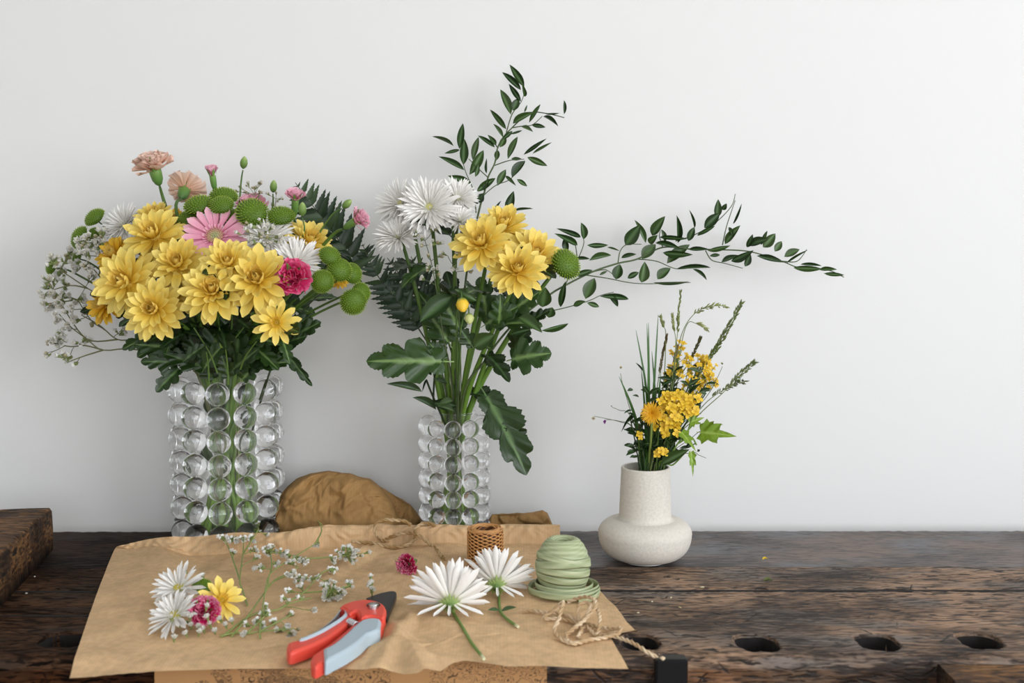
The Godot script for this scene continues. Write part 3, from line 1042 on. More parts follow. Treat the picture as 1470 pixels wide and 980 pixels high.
# one cut flower: kind, place in the survey photograph, radius in its pixels, depth and facing
func flower(v: Dictionary, kind: String, px: float, py: float, rad: float, d: float, n: Vector3, called: String, label: String, category: String, group := "", extra := {}) -> Node3D:
	var h := P(px, py, d)
	var R := rad * d / F
	var path := stem_path(v, h, n)
	var o := thing(called, label, category, path[0], group)
	var x := Transform3D(frame(n, rr(0, 6)), h - path[0])
	var back := 0.0
	match kind:
		"yellow": yellow_head(o, x, R)
		"deep": yellow_head(o, x, R, true)
		"open": yellow_head(o, x, R, false, true)
		"white": white_head(o, x, R)
		"button":
			part("flower_head", S.button[rng.randi() % 2], M.green_floret, o, Transform3D(x.basis * Basis.from_scale(Vector3.ONE * R), x.origin))
			back = R * 0.3
		"gerbera":
			var g := Geo.new()
			g.lathe(PackedVector2Array([Vector2(0.05, -0.12), Vector2(0.2, -0.06), Vector2(0.26, 0.03), Vector2(0.2, 0.09), Vector2(0.005, 0.07)]), 16, func(a, q): return ramp([[0.0, lin("5d7a3a")], [0.4, lin("b8406a")], [0.7, lin("d9a78a")], [1.0, lin("c7cf9a")]], q))
			for k in 60:
				var rr0 := sqrt(k / 60.0) * 0.25
				var at := Vector3(cos(k * 2.4) * rr0, 0.08, sin(k * 2.4) * rr0)
				g.tube(PackedVector3Array([at, at * 1.08 + Vector3(0, 0.05, 0)]), 0.016, 4, lin("e0b79c") if rr0 > 0.12 else lin("cfd3a0"))
			var s := Geo.new()
			s.add(g, Transform3D(Basis.from_scale(Vector3.ONE * R), Vector3.ZERO))
			var fh := part("flower_head", s, M.petal, o, x)
			petals(fh, "petal", [[19, 0.82, 0.05, 0.07, S.pink, 0.18, 0.0], [17, 0.74, 0.22, 0.08, S.pink, 0.17, 0.02]], R, M.petal)
			petals(fh, "inner_petal", [[22, 0.2, 0.5, 0.1, S.pink, 0.2, 0.04]], R, M.petal)
		"bud": bud_head(o, x, R * 2.0, R * 0.62)
		_:
			carnation_head(o, x, R, kind, extra.get("full", 1.0), extra.get("cal", 0.95), extra.get("up", 0.0))
			back = R * (extra.get("cal", 0.95) + 0.05)
	if back > 0.0:
		path = stem_path(v, h - n * back, n)
		path[0] = o.position
	var thick: float = extra.get("thick", 0.0023)
	stem(o, path, thick * 2.0, thick * 0.7, "6f962f", "4a6632" if not extra.has("dark") else "34482a")
	# some leaves up the stem
	for k in extra.get("leaves", 0):
		var i := int(lerpf(6, path.size() - 5, rr(0, 1)))
		var a := path[i]
		var out := Vector3(a.x - v.c.x, 0, a.z - v.c.z).normalized() + Vector3(rr(-0.8, 0.8), rr(-0.4, 0.5), rr(-0.8, 0.8))
		leaf(o, S.lobed, a, a + out.normalized() * rr(0.045, 0.07), rr(0.026, 0.04), Vector3(rr(-0.4, 0.4), 0.7, 0.6))
	return o

# sprig of gypsophila: stems are lists of points; blossoms gather round the centres [point, radius, count] and hang on twigs from the nearest stem
func sprig(o: Node3D, stems: Array, centres: Array, size: float, budded := 0.25, col := "8a9160", squash := Vector3.ONE, r0 := 0.0009, floor_y := -100.0) -> void:
	var g := Geo.new()
	var all := PackedVector3Array()
	for s in stems:
		var q := PackedVector3Array()
		for p in smooth(s, 4):
			q.append(p - o.position)
		all.append_array(q)
		g.tube(q, taper(q.size(), r0 * 1.3, r0 * 0.75), 5, lin(col))
	for c in centres:
		var cp: Vector3 = c[0] - o.position
		var best := all[0]
		for p in all:
			# prefer a joint lower on the stem so that twigs point outwards
			if p.distance_to(cp) + maxf(0.0, (p - all[0]).length() - (cp - all[0]).length()) * 1.5 < best.distance_to(cp) + maxf(0.0, (best - all[0]).length() - (cp - all[0]).length()) * 1.5:
				best = p
		var hub := best.lerp(cp, 0.72)
		if best.distance_to(cp) > 0.003:
			var bend := Vector3(rr(-1, 1), rr(-1, 1), rr(-1, 1)) * best.distance_to(cp) * 0.06
			g.tube(PackedVector3Array([best, best.lerp(hub, 0.5) + bend, hub]), r0 * 0.6, 4, lin(col))
		for k in c[2]:
			var dv := Vector3(rr(-1, 1), rr(-1, 1), rr(-1, 1))
			while dv.length() > 1.0:
				dv = Vector3(rr(-1, 1), rr(-1, 1), rr(-1, 1))
			var at: Vector3 = cp + dv * c[1] * squash
			if at.y + o.position.y < floor_y:
				at.y = floor_y - o.position.y
			var up := (at - hub).normalized() + Vector3(0, 0.25, 0.35)
			g.tube(PackedVector3Array([hub, hub.lerp(at, 0.55) + Vector3(rr(-1, 1), rr(-1, 1), rr(-1, 1)) * 0.001, at]), r0 * 0.42, 4, lin(col), false)
			var sz := size * rr(0.75, 1.15)
			if rr(0, 1) < budded:
				part("bud", S.bud, M.petal, o, Transform3D(frame(up, rr(0, 6)) * Basis.from_scale(Vector3.ONE * sz * 0.55), at))
			else:
				part("blossom", S.blossom[rng.randi() % 3], M.white_petal, o, Transform3D(frame(up, rr(0, 6)) * Basis.from_scale(Vector3.ONE * sz), at))
	part("twigs", g, M.green, o)

# converts a list of [x, y] in a crop of the photograph (origin, scale) to points at depths that run from d0 to d1
func line(crop: Array, pts: Array, d0: float, d1: float) -> PackedVector3Array:
	var o := PackedVector3Array()
	for i in pts.size():
		o.append(P(crop[0] + pts[i][0] / crop[2], crop[1] + pts[i][1] / crop[2], lerpf(d0, d1, float(i) / maxi(pts.size() - 1, 1))))
	return o

func bouquet_large() -> void:
	var gy := "yellow chrysanthemums of the large bouquet"
	var Y := [
		["yellow", 182, 406, 52, 1.405, facing(-0.3, 0.3), "broad pale yellow chrysanthemum at the left of the large bouquet, nearest the gypsophila"],
		["yellow", 222, 340, 47, 1.445, facing(-0.12, 0.6), "highest of the large front yellow chrysanthemums, left of the pink gerbera"],
		["yellow", 256, 380, 45, 1.41, facing(0.0, 0.5), "yellow chrysanthemum directly below and left of the pink gerbera"],
		["yellow", 328, 379, 42, 1.382, facing(0.05, 0.55), "yellow chrysanthemum directly beneath the pink gerbera, tilted up"],
		["yellow", 306, 418, 49, 1.372, facing(0.08, 0.45), "yellow chrysanthemum at the middle bottom of the large bouquet, with drooping lower petals"],
		["yellow", 262, 414, 36, 1.41, facing(0.0, 0.2), "yellow chrysanthemum wedged in the middle between three larger ones"],
		["yellow", 370, 402, 54, 1.38, facing(0.05, 0.4), "large yellow chrysanthemum just left of the hot pink carnation"],
		["yellow", 222, 444, 47, 1.38, facing(-0.1, 0.2), "lowest full yellow chrysanthemum at the left, petals hanging over dark leaves"],
		["open", 397, 463, 37, 1.365, facing(0.1, 0.2), "small open daisy-like yellow chrysanthemum below the hot pink carnation"],
		["deep", 150, 437, 31, 1.47, facing(-0.55, 0.1), "deep yellow chrysanthemum half hidden at the left edge by the gypsophila"],
		["deep", 166, 366, 32, 1.48, facing(-0.4, 0.5), "deep golden chrysanthemum tucked behind the left flowers, below the cream spider one"],
		["yellow", 222, 312, 30, 1.50, facing(-0.1, 0.8), "yellow chrysanthemum at the back, peeking up below the peach carnations"],
		["deep", 252, 322, 27, 1.51, facing(0.1, 0.7), "golden chrysanthemum at the back beside the dark green buttons"],
		["yellow", 444, 347, 37, 1.475, facing(0.45, 0.6), "yellow chrysanthemum at the right back, side on beneath the pink bud"],
		["deep", 487, 398, 17, 1.50, facing(0.4, -0.1), "small golden flower hidden among green buttons at the right"],
	]
	for q in Y:
		flower(va, q[0], q[1], q[2], q[3], q[4], q[5], "yellow_chrysanthemum", q[6], "chrysanthemum", gy, {"leaves": 4})
	for q in [
		[178, 322, 34, 1.51, facing(-0.3, 0.6), "cream spider chrysanthemum at the upper left of the large bouquet"],
		[384, 340, 40, 1.45, facing(0.1, 0.6), "white spider chrysanthemum right of the pink gerbera, under gypsophila"],
		[426, 378, 40, 1.44, facing(0.35, 0.35), "white spider chrysanthemum behind the hot pink carnation"]]:
		flower(va, "white", q[0], q[1], q[2], q[3], q[4], "spider_chrysanthemum", q[5], "chrysanthemum", "white chrysanthemums of the large bouquet", {"leaves": 1})
	flower(va, "gerbera", 309, 340, 50, 1.445, facing(0.02, 0.5), "pink_gerbera", "pale pink gerbera with long petals in the middle of the large bouquet", "gerbera", "", {"thick": 0.0026})
	var gc := "carnations of the large bouquet"
	for q in [
		["peach", 222, 243, 29, 1.50, facing(-0.15, 0.93), "tall peach carnation, highest flower of the large bouquet", {"full": 2.0, "cal": 0.75, "up": 0.12}],
		["peach", 265, 273, 27, 1.53, backing(0.0, 0.6), "second peach carnation, turned away above the green buttons", {"full": 1.6, "cal": 0.7, "up": 0.1}],
		["rose", 305, 252, 15, 1.50, facing(-0.05, 0.95), "half-open pink carnation bud left of the tall green bud", {"full": 0.8, "cal": 1.4, "up": 0.85}],
		["rose", 361, 300, 24, 1.53, facing(0.0, 0.85), "pink carnation hidden behind the speckled green button", {"full": 1.3}],
		["rose", 424, 287, 17, 1.48, facing(0.15, 0.9), "pale pink carnation beside the tip of the dark fern", {"full": 1.2, "cal": 1.5, "up": 0.45}],
		["rose", 510, 317, 19, 1.45, facing(0.75, 0.45), "rose pink carnation at the far right of the large bouquet, leaning over the fern", {"full": 1.3, "cal": 1.2, "up": 0.45}],
		["hot", 420, 398, 27, 1.385, facing(0.1, 0.25), "hot pink carnation among yellow and white flowers", {"full": 1.8}]]:
		flower(va, q[0], q[1], q[2], q[3], q[4], q[5], "carnation", q[6], "carnation", gc, q[7])
	for q in [[349, 242, 9, 1.52, facing(0.2, 0.95), "tallest closed green carnation bud"], [392, 276, 9, 1.51, facing(0.15, 0.95), "closed green carnation bud above the round green buttons at the right"], [492, 298, 9, 1.46, facing(0.75, 0.6), "closed green bud beside the rose pink carnation at the right"], [434, 310, 10, 1.46, facing(0.05, 0.99), "plump green bud below the pale pink carnation"]]:
		flower(va, "bud", q[0], q[1], q[2], q[3], q[4], "carnation_bud", q[5], "bud", "carnation buds", {"thick": 0.0012})
	var gb := "green button chrysanthemums of the large bouquet"
	for q in [
		[137, 313, 15, 1.50, facing(-0.45, 0.7), "topmost green button at the left of the large bouquet"],
		[116, 341, 16, 1.50, facing(-0.7, 0.4), "green button at the left, just above the gypsophila"],
		[136, 336, 10, 1.51, facing(-0.2, 0.5), "small green button between two larger ones at the left"],
		[75, 383, 11, 1.50, facing(-0.7, 0.3), "leftmost green button, half covered by white gypsophila"],
		[111, 370, 8, 1.51, facing(-0.5, 0.4), "tiny green button deep in the gypsophila"],
		[287, 297, 21, 1.47, facing(-0.05, 0.9), "wide green button directly below the second peach carnation"],
		[321, 284, 19, 1.50, facing(0.1, 0.9), "green button at the back, below the pink carnation bud"],
		[318, 296, 17, 1.46, facing(0.0, 0.8), "green button touching the top of the pink gerbera"],
		[338, 313, 15, 1.47, facing(0.2, 0.8), "green button at the upper right of the pink gerbera"],
		[270, 317, 17, 1.48, facing(-0.3, 0.7), "dark green button left of the pink gerbera"],
		[362, 306, 22, 1.455, facing(0.1, 0.6), "speckled green button in front of the hidden pink carnation"],
		[403, 312, 19, 1.46, facing(0.05, 0.85), "green button below the second closed bud"],
		[473, 368, 15, 1.44, facing(0.4, 0.6), "green button at the head of the chain right of the hot pink carnation"],
		[487, 388, 17, 1.44, facing(0.4, 0.4), "middle green button of the chain at the right"],
		[505, 393, 15, 1.46, facing(0.7, 0.3), "green button at the outer side of the chain, touching the fern"],
		[462, 404, 16, 1.42, facing(0.15, 0.2), "green button nearest to the hot pink carnation"],
		[507, 433, 18, 1.44, facing(0.2, -0.1), "lowest green button at the right, hanging clear of the others"],
		[517, 421, 15, 1.455, facing(0.7, 0.1), "green button peeping out behind the lowest one at the right"]]:
		flower(va, "button", q[0], q[1], q[2], q[3], q[4], "button_chrysanthemum", q[5], "chrysanthemum", gb, {"thick": 0.0013, "dark": true})
	# leaves about the mouth of the vase
	var lf := thing("chrysanthemum_foliage", "dark lobed chrysanthemum leaves spilling over the rim of the large vase", "foliage", P(327, 540, 1.50))
	for q in [[262, 520, 202, 518, 30, 1.46, 1.44], [262, 524, 224, 560, 30, 1.46, 1.43], [268, 502, 189, 492, 36, 1.47, 1.46], [262, 520, 292, 494, 22, 1.42, 1.41], [408, 492, 461, 462, 34, 1.46, 1.45], [412, 492, 441, 482, 26, 1.45, 1.43], [404, 486, 417, 519, 20, 1.44, 1.42], [405, 497, 446, 553, 17, 1.45, 1.43], [373, 530, 399, 517, 13, 1.47, 1.45], [232, 478, 172, 500, 24, 1.48, 1.47], [300, 540, 262, 470, 40, 1.47, 1.45], [320, 540, 300, 455, 42, 1.47, 1.44], [340, 540, 345, 462, 44, 1.47, 1.44], [350, 540, 390, 478, 42, 1.47, 1.45], [300, 530, 235, 505, 34, 1.46, 1.44], [360, 530, 420, 515, 26, 1.46, 1.46], [330, 535, 372, 500, 30, 1.45, 1.43], [290, 535, 320, 490, 30, 1.45, 1.43], [300, 520, 225, 478, 40, 1.49, 1.47], [350, 525, 440, 450, 44, 1.49, 1.47], [330, 530, 330, 440, 60, 1.50, 1.49], [300, 530, 280, 440, 60, 1.51, 1.50], [360, 530, 380, 445, 60, 1.51, 1.50], [280, 530, 225, 455, 50, 1.52, 1.50], [380, 530, 430, 470, 44, 1.52, 1.50], [310, 548, 285, 515, 28, 1.47, 1.46], [345, 548, 372, 518, 28, 1.47, 1.46], [330, 545, 318, 508, 30, 1.46, 1.45]]:
		leaf(lf, S.lobed, P(q[0], q[1], q[5]), P(q[2], q[3], q[6]), q[4] * 1.5 / F, Vector3(rr(-0.3, 0.3), 0.35, 1.0), rr(-0.25, 0.25))
	stalks(lf, va, 22, 0.02)
	# leaves pushed down into the glass
	for k in 16:
		var a := rr(0, TAU)
		var y := P(327, rr(560, 700) if k > 7 else rr(548, 600), 1.48).y
		var p := Vector3(va.c.x + cos(a) * 0.036, y, va.c.z + sin(a) * 0.036)
		leaf(lf, S.leaf if k % 2 else S.lobed, p, p + Vector3(-cos(a) * 0.012, rr(-0.04, -0.025), -sin(a) * 0.012), rr(0.012, 0.02), Vector3(cos(a), 0.2, sin(a)))
	# a bare forked stem with an unopened green cluster
	var fs := thing("forked_stem", "slender green stem with a tiny green cluster in the dark gap below the yellow flowers", "stem", P(328, 552, 1.45))
	var g := Geo.new()
	for s in [[[328, 552], [326, 520], [323, 494]], [[323, 494], [316, 476], [312, 450]], [[323, 494], [332, 474], [333, 448]], [[323, 500], [340, 482], [350, 470]], [[300, 552], [299, 525], [296, 505]], [[312, 535], [300, 505], [278, 470]], [[345, 530], [352, 512], [368, 490]]]:
		var q := PackedVector3Array()
		for p in smooth(line([0, 0, 1.0], s, 1.435, 1.41), 4):
			q.append(p - fs.position)
		g.tube(q, taper(q.size(), 0.0013, 0.0008), 5, lin("5d7a36"))
	for k in 14:
		var at := P(323 + rr(-7, 7), 494 + rr(-4, 5), 1.415) - fs.position
		g.tube(PackedVector3Array([at, at + Vector3(rr(-1, 1), 1.0, rr(0, 1)) * 0.003]), PackedFloat32Array([0.0013, 0.0004]), 5, lin("7f9a3e"))
	part("stem", g, M.green, fs)
	# gypsophila
	var cr := [50.0, 330.0, 4.9]
	var neck := P(285, 540, 1.48)
	var lefts := [
		[[[[735, 845], [480, 845], [370, 770], [250, 680], [170, 590]], [[480, 845], [350, 812], [250, 820], [100, 790]], [[480, 845], [350, 885], [230, 930]]],
			[[160, 630, 32, 4], [170, 720, 35, 6], [170, 775, 35, 6], [105, 795, 32, 5], [200, 885, 32, 4], [240, 895, 25, 4], [285, 940, 12, 2], [350, 770, 25, 3], [300, 800, 25, 2], [95, 870, 15, 2]], "lowest gypsophila spray reaching left from the large vase on a bare horizontal stem"],
		[[[[735, 800], [580, 770], [490, 700], [400, 640], [300, 490]], [[580, 770], [400, 780], [300, 700], [180, 510]], [[490, 700], [440, 660], [330, 600]]],
			[[300, 490, 38, 6], [340, 570, 20, 2], [290, 640, 32, 5], [410, 665, 20, 2], [250, 560, 32, 5], [220, 460, 34, 5], [140, 460, 34, 5], [180, 510, 32, 6], [100, 540, 28, 4], [60, 520, 20, 2], [400, 330, 30, 3], [230, 690, 30, 4], [600, 720, 30, 3]], "middle gypsophila spray at the left, beside the deep yellow chrysanthemum"],
		[[[[700, 620], [370, 410], [220, 310], [150, 270]], [[370, 410], [250, 390], [100, 430]]],
			[[120, 210, 42, 8], [180, 290, 40, 7], [220, 210, 38, 7], [130, 370, 35, 6], [80, 400, 30, 5], [60, 460, 25, 4], [250, 150, 25, 4], [80, 340, 25, 4], [200, 380, 40, 6]], "gypsophila spray around the leftmost green button"],
		[[[[700, 600], [450, 320], [370, 210], [340, 110]], [[450, 320], [480, 180], [470, 60]]],
			[[330, 95, 40, 6], [400, 110, 32, 5], [360, 50, 25, 4], [350, 180, 38, 6], [310, 130, 25, 4], [470, 50, 42, 8], [460, 130, 42, 8], [320, 240, 30, 5], [370, 260, 32, 6], [300, 260, 30, 4]], "gypsophila spray below the upper left green buttons"]]
	for s in lefts:
		var ss := []
		var foot: Vector3 = va.c + Vector3(rr(-0.02, 0.02), 0.02, rr(-0.02, 0.02))
		for i in s[0].size():
			var l := line(cr, s[0][i], 1.49, 1.49 + rr(-0.03, 0.03))
			if i == 0:
				l.insert(0, neck)
				l.insert(0, foot)
			ss.append(l)
		var cs := []
		for c in s[1]:
			cs.append([P(cr[0] + c[0] / cr[2], cr[1] + c[1] / cr[2], 1.49 + rr(-0.03, 0.03)), c[2] / cr[2] * 1.49 / F, int(c[3] * 1.4)])
		var o := thing("gypsophila_spray", s[2], "gypsophila", foot, "gypsophila sprays of the large bouquet")
		sprig(o, ss, cs, 0.0064, 0.15, "6f7048")
	var c2 := [330.0, 260.0, 9.8]
	var o := thing("gypsophila_spray", "airy gypsophila spray rising behind the green buttons of the large bouquet", "gypsophila", va.c + Vector3(0.01, 0.02, 0), "gypsophila sprays of the large bouquet")
	var cs := []
	for c in [[80, 130, 20, 3], [140, 95, 20, 3], [250, 50, 25, 3], [345, 95, 30, 5], [430, 25, 30, 5], [430, 160, 25, 4], [540, 185, 25, 3], [650, 165, 20, 2], [670, 260, 22, 3], [720, 250, 22, 3], [210, 150, 20, 2], [610, 330, 20, 3], [1000, 600, 30, 4], [790, 400, 25, 4]]:
		cs.append([P(c2[0] + c[0] / c2[2], c2[1] + c[1] / c2[2], 1.53), c[2] / c2[2] * 1.6 / F, c[3]])
	sprig(o, [PackedVector3Array([o.position, P(340, 540, 1.5), P(350, 400, 1.53), P(362, 320, 1.53), P(365, 280, 1.53)]), line([0, 0, 1.0], [[350, 400], [390, 320], [396, 285]], 1.53, 1.53)], cs, 0.004, 0.75, "8a8a66", Vector3.ONE, 0.0006)
	o = thing("gypsophila_spray", "gypsophila spray lying over the white spider chrysanthemum beside the gerbera", "gypsophila", va.c + Vector3(0.015, 0.02, 0.01), "gypsophila sprays of the large bouquet")
	cs = []
	for c in [[245, 580, 12, 1], [330, 640, 25, 2], [425, 560, 14, 1], [240, 700, 25, 2], [105, 740, 14, 1], [330, 860, 30, 3], [400, 760, 70, 5], [520, 700, 80, 6], [620, 800, 80, 5], [480, 900, 80, 4], [300, 800, 40, 3], [700, 770, 40, 3]]:
		cs.append([P(c2[0] + c[0] / c2[2], c2[1] + c[1] / c2[2], 1.41), c[2] / c2[2] * 1.4 / F, c[3]])
	sprig(o, [PackedVector3Array([o.position, P(345, 540, 1.48), P(362, 440, 1.43), P(368, 362, 1.412), P(376, 330, 1.41)])], cs, 0.0054, 0.25, "8a8a66", Vector3(1, 1, 0.4), 0.0007)
	fern(va, [[392, 520], [440, 440], [505, 385], [475, 330], [445, 290], [424, 262]], [1.50, 1.50, 1.53, 1.53, 1.53, 1.53], 2, 0.046, "dark leatherleaf fern frond arching up to a fine tip right of the large bouquet")

# a fern frond: the rib runs through the points; leaflets start at point number from
func fern(v: Dictionary, pts: Array, depths: Array, from: int, size: float, label: String, dense := 0.0105) -> void:
	var q := PackedVector3Array([v.c + Vector3(rr(-0.01, 0.01), 0.015, rr(-0.01, 0.01))])
	for i in pts.size():
		q.append(P(pts[i][0], pts[i][1], depths[i]))
	var s := smooth(q, 10)
	var o := thing("fern_frond", label, "fern", q[0], "fern fronds")
	var g := Geo.new()
	var l := PackedVector3Array()
	for p in s:
		l.append(p - o.position)
	g.tube(l, taper(l.size(), 0.0016, 0.0005), 5, lin("3b4a26"))
	part("rib", g, M.green, o)
	var start := (from + 1) * 10
	var total := 0.0
	for i in range(start, s.size() - 1):
		total += s[i].distance_to(s[i + 1])
	var run := 0.0
	var next := 0.0
	for i in range(start, s.size() - 1):
		run += s[i].distance_to(s[i + 1])
		while run >= next:
			var t := clampf(next / total, 0, 1)
			var len := size * (0.35 + 0.65 * sin(PI * pow(0.18 + 0.82 * t, 0.75))) * (1.0 if t < 0.9 else (1.02 - t) * 8.5)
			var fwd := (s[i + 1] - s[i]).normalized()
			var nrm := Vector3(rr(-0.15, 0.15), rr(0.0, 0.3), 1.0)
			var side := fwd.cross(nrm).normalized()
			for sg in [-1.0, 1.0]:
				var dir: Vector3 = (side * sg * 0.85 + fwd * 0.6 + Vector3(0, 0, rr(-0.25, 0.25))).normalized()
				part("leaflet", S.pinna[rng.randi() % 3], M.leaf, o, span(s[i] - o.position, s[i] - o.position + dir * maxf(len, 0.004), nrm, maxf(len * 0.46, 0.002)))
			next += dense
	return

# a long leafy branch given by its twigs and its leaves in a crop of the photograph
func branch(v: Dictionary, cr: Array, depth: Callable, twigs: Array, leaves: Array, label: String) -> void:
	var o := thing("leafy_branch", label, "branch", v.c + Vector3(rr(-0.008, 0.008), 0.016, rr(-0.005, 0.005)), "long leafy branches")
	var g := Geo.new()
	var at := func(x, y):
		var px: float = cr[0] + x / cr[2]
		var py: float = cr[1] + y / cr[2]
		return P(px, py, depth.call(px, py))
	for i in twigs.size():
		var q := PackedVector3Array()
		if i == 0:
			q.append(o.position)
		for p in twigs[i]:
			q.append(at.call(p[0], p[1]))
		var l := PackedVector3Array()
		for p in smooth(q, 6):
			l.append(p - o.position)
		g.tube(l, taper(l.size(), 0.0017 if i == 0 else 0.0009, 0.0007 if i == 0 else 0.0005), 5, lin("47592f"))
	part("stem", g, M.green, o)
	for q in leaves:
		var a: Vector3 = at.call(q[0], q[1])
		var b: Vector3 = at.call(q[2], q[3])
		b += Vector3(0, 0, rr(-0.004, 0.016))
		leaf(o, S.leaf, a, b, q[4] / cr[2] * 1.55 / F, Vector3(rr(-0.25, 0.25), rr(0.0, 0.4), 1.0), rr(-0.3, 0.3))

func bouquet_small() -> void:
	var gw := "white spider chrysanthemums in the smaller vase"
	for q in [
		[575, 292, 38, 1.51, facing(-0.35, 0.5), "white spider chrysanthemum at the upper left of the smaller vase's bouquet"],
		[616, 297, 45, 1.46, facing(-0.02, 0.35), "largest white spider chrysanthemum, at the centre front of the white group"],
		[657, 284, 33, 1.51, facing(0.25, 0.6), "white spider chrysanthemum at the upper right of the white group, touching the branch"],
		[660, 316, 27, 1.46, facing(0.2, 0.8), "white spider chrysanthemum seen from the side, next to the yellow flowers"],
		[572, 339, 36, 1.47, facing(-0.25, 0.75), "lowest white spider chrysanthemum, cup-shaped beside the fern"]]:
		flower(vb, "white", q[0], q[1], q[2], q[3], q[4], "spider_chrysanthemum", q[5], "chrysanthemum", gw, {"leaves": 1, "dark": true})
	var gy := "yellow chrysanthemums in the smaller vase"
	for q in [
		["yellow", 692, 350, 47, 1.43, facing(-0.2, 0.55), "pale yellow chrysanthemum at the left front of the smaller bouquet"],
		["yellow", 722, 326, 40, 1.49, facing(0.1, 0.75), "highest pale yellow chrysanthemum in the smaller vase"],
		["yellow", 766, 366, 43, 1.46, facing(0.3, 0.55), "pale yellow chrysanthemum at the right, next to the green button"],
		["yellow", 742, 388, 44, 1.42, facing(0.05, 0.5), "lowest pale yellow chrysanthemum in the smaller vase, above the dark leaves"]]:
		flower(vb, q[0], q[1], q[2], q[3], q[4], q[5], "yellow_chrysanthemum", q[6], "chrysanthemum", gy, {"leaves": 3})
	flower(vb, "button", 811, 380, 22, 1.46, facing(0.5, 0.45), "button_chrysanthemum", "bright green button chrysanthemum on a pale stem, right of the yellow flowers", "chrysanthemum", "", {"thick": 0.0026})
	for q in [[663, 436, 12, 1.42, "f2c93a", "closed yellow chrysanthemum bud hanging among the dark leaves"], [673, 458, 9, 1.42, "c9cf86", "small greenish yellow bud just below the closed yellow bud"]]:
		var n := Vector3(0.1, -0.75, 0.6).normalized()
		var h := P(q[0], q[1] - 8, q[3])
		var o := thing("chrysanthemum_bud", q[5], "bud", P(660, 520, 1.47), "yellow buds in the smaller vase")
		bud_head(o, Transform3D(frame(n), h - o.position), q[2] * 2.0 * q[3] / F, q[2] * 0.8 * q[3] / F, lin(q[4]))
		var g := Geo.new()
		var a := Vector3.ZERO
		var b := h - o.position
		g.tube(smooth(PackedVector3Array([P(653, 590, 1.52) - o.position, a, a.lerp(b, 0.6) + Vector3(-0.006, 0.004, 0), b + Vector3(-0.002, 0.008, -0.004), b]), 5), 0.0011, 5, lin("567438"))
		part("stem", g, M.green, o)
	# leaves
	var lf := thing("chrysanthemum_foliage", "large dark green lobed chrysanthemum leaves around the neck of the smaller vase", "foliage", P(660, 570, 1.50))
	for q in [[652, 519, 529, 517, 66, 1.46, 1.42, 0], [688, 552, 756, 682, 64, 1.44, 1.40, 0], [727, 518, 787, 505, 56, 1.47, 1.44, 0], [650, 425, 602, 460, 28, 1.44, 1.42, 1], [684, 432, 654, 414, 16, 1.43, 1.42, 1], [680, 498, 708, 480, 24, 1.43, 1.41, 1], [745, 455, 778, 474, 18, 1.45, 1.43, 1], [732, 480, 762, 472, 10, 1.44, 1.43, 1], [655, 582, 618, 578, 18, 1.50, 1.48, 1], [735, 505, 760, 470, 40, 1.49, 1.47, 0], [690, 470, 740, 440, 40, 1.48, 1.46, 0], [665, 480, 630, 420, 46, 1.48, 1.46, 0], [650, 500, 610, 440, 44, 1.50, 1.48, 0], [700, 460, 690, 400, 44, 1.50, 1.48, 0], [730, 450, 770, 420, 40, 1.48, 1.46, 0], [660, 460, 640, 390, 40, 1.50, 1.49, 0], [680, 500, 660, 470, 26, 1.45, 1.44, 0], [715, 470, 720, 425, 36, 1.47, 1.45, 0], [640, 470, 600, 420, 36, 1.51, 1.50, 0], [750, 470, 790, 445, 24, 1.49, 1.48, 0], [640, 520, 618, 492, 30, 1.47, 1.46, 0], [756, 682, 745, 640, 4, 1.41, 1.41, 1], [720, 600, 757, 632, 30, 1.42, 1.41, 0]]:
		if q[4] > 5:
			leaf(lf, S.lobed if q[7] == 0 else S.leaf, P(q[0], q[1], q[5]), P(q[2], q[3], q[6]), q[4] * 1.47 / F, Vector3(rr(-0.25, 0.25), 0.35, 1.0), rr(-0.2, 0.2))
	stalks(lf, vb, 9, 0.04)
	var sg := thing("ruscus_sprig", "short sprig of narrow dark leaves sticking out left above the smaller vase's rim", "foliage", P(640, 586, 1.50))
	var g := Geo.new()
	for s in [[[640, 610], [622, 570], [612, 545]], [[622, 575], [624, 540], [632, 520]]]:
		var l := PackedVector3Array()
		for p in smooth(line([0, 0, 1], s, 1.50, 1.47), 4):
			l.append(p - sg.position)
		g.tube(l, 0.0014, 5, lin("26321c"))
	part("stem", g, M.green, sg)
	for q in [[606, 562, 556, 549, 13], [626, 588, 594, 569, 13], [642, 551, 622, 543, 9], [612, 545, 606, 562, 3], [650, 575, 628, 582, 12], [652, 590, 630, 580, 12]]:
		leaf(sg, S.leaf, P(q[0], q[1], 1.475), P(q[2], q[3], 1.455), q[4] * 1.47 / F, Vector3(0.1, 0.7, 0.7))
	for q in [[[640, 560], [600, 470], [545, 400], [520, 350]], [[650, 560], [628, 470], [585, 410], [556, 370]], [[655, 560], [640, 480], [615, 420], [590, 368]]]:
		fern(vb, q, [1.51, 1.52, 1.53, 1.53], 1, 0.034, ["fern frond leaning left behind the green buttons, outermost of three in the smaller vase", "middle fern frond at the left of the smaller vase", "innermost fern frond rising below the lowest white flower"][[[640, 560], [650, 560], [655, 560]].find(q[0])], 0.0085)
	# gypsophila
	var cr := [520.0, 240.0, 4.594]
	var o := thing("gypsophila_spray", "gypsophila spray with few open blossoms among the dark stems below the white flowers", "gypsophila", vb.c + Vector3(0, 0.02, 0), "gypsophila in the smaller vase")
	var cs := []
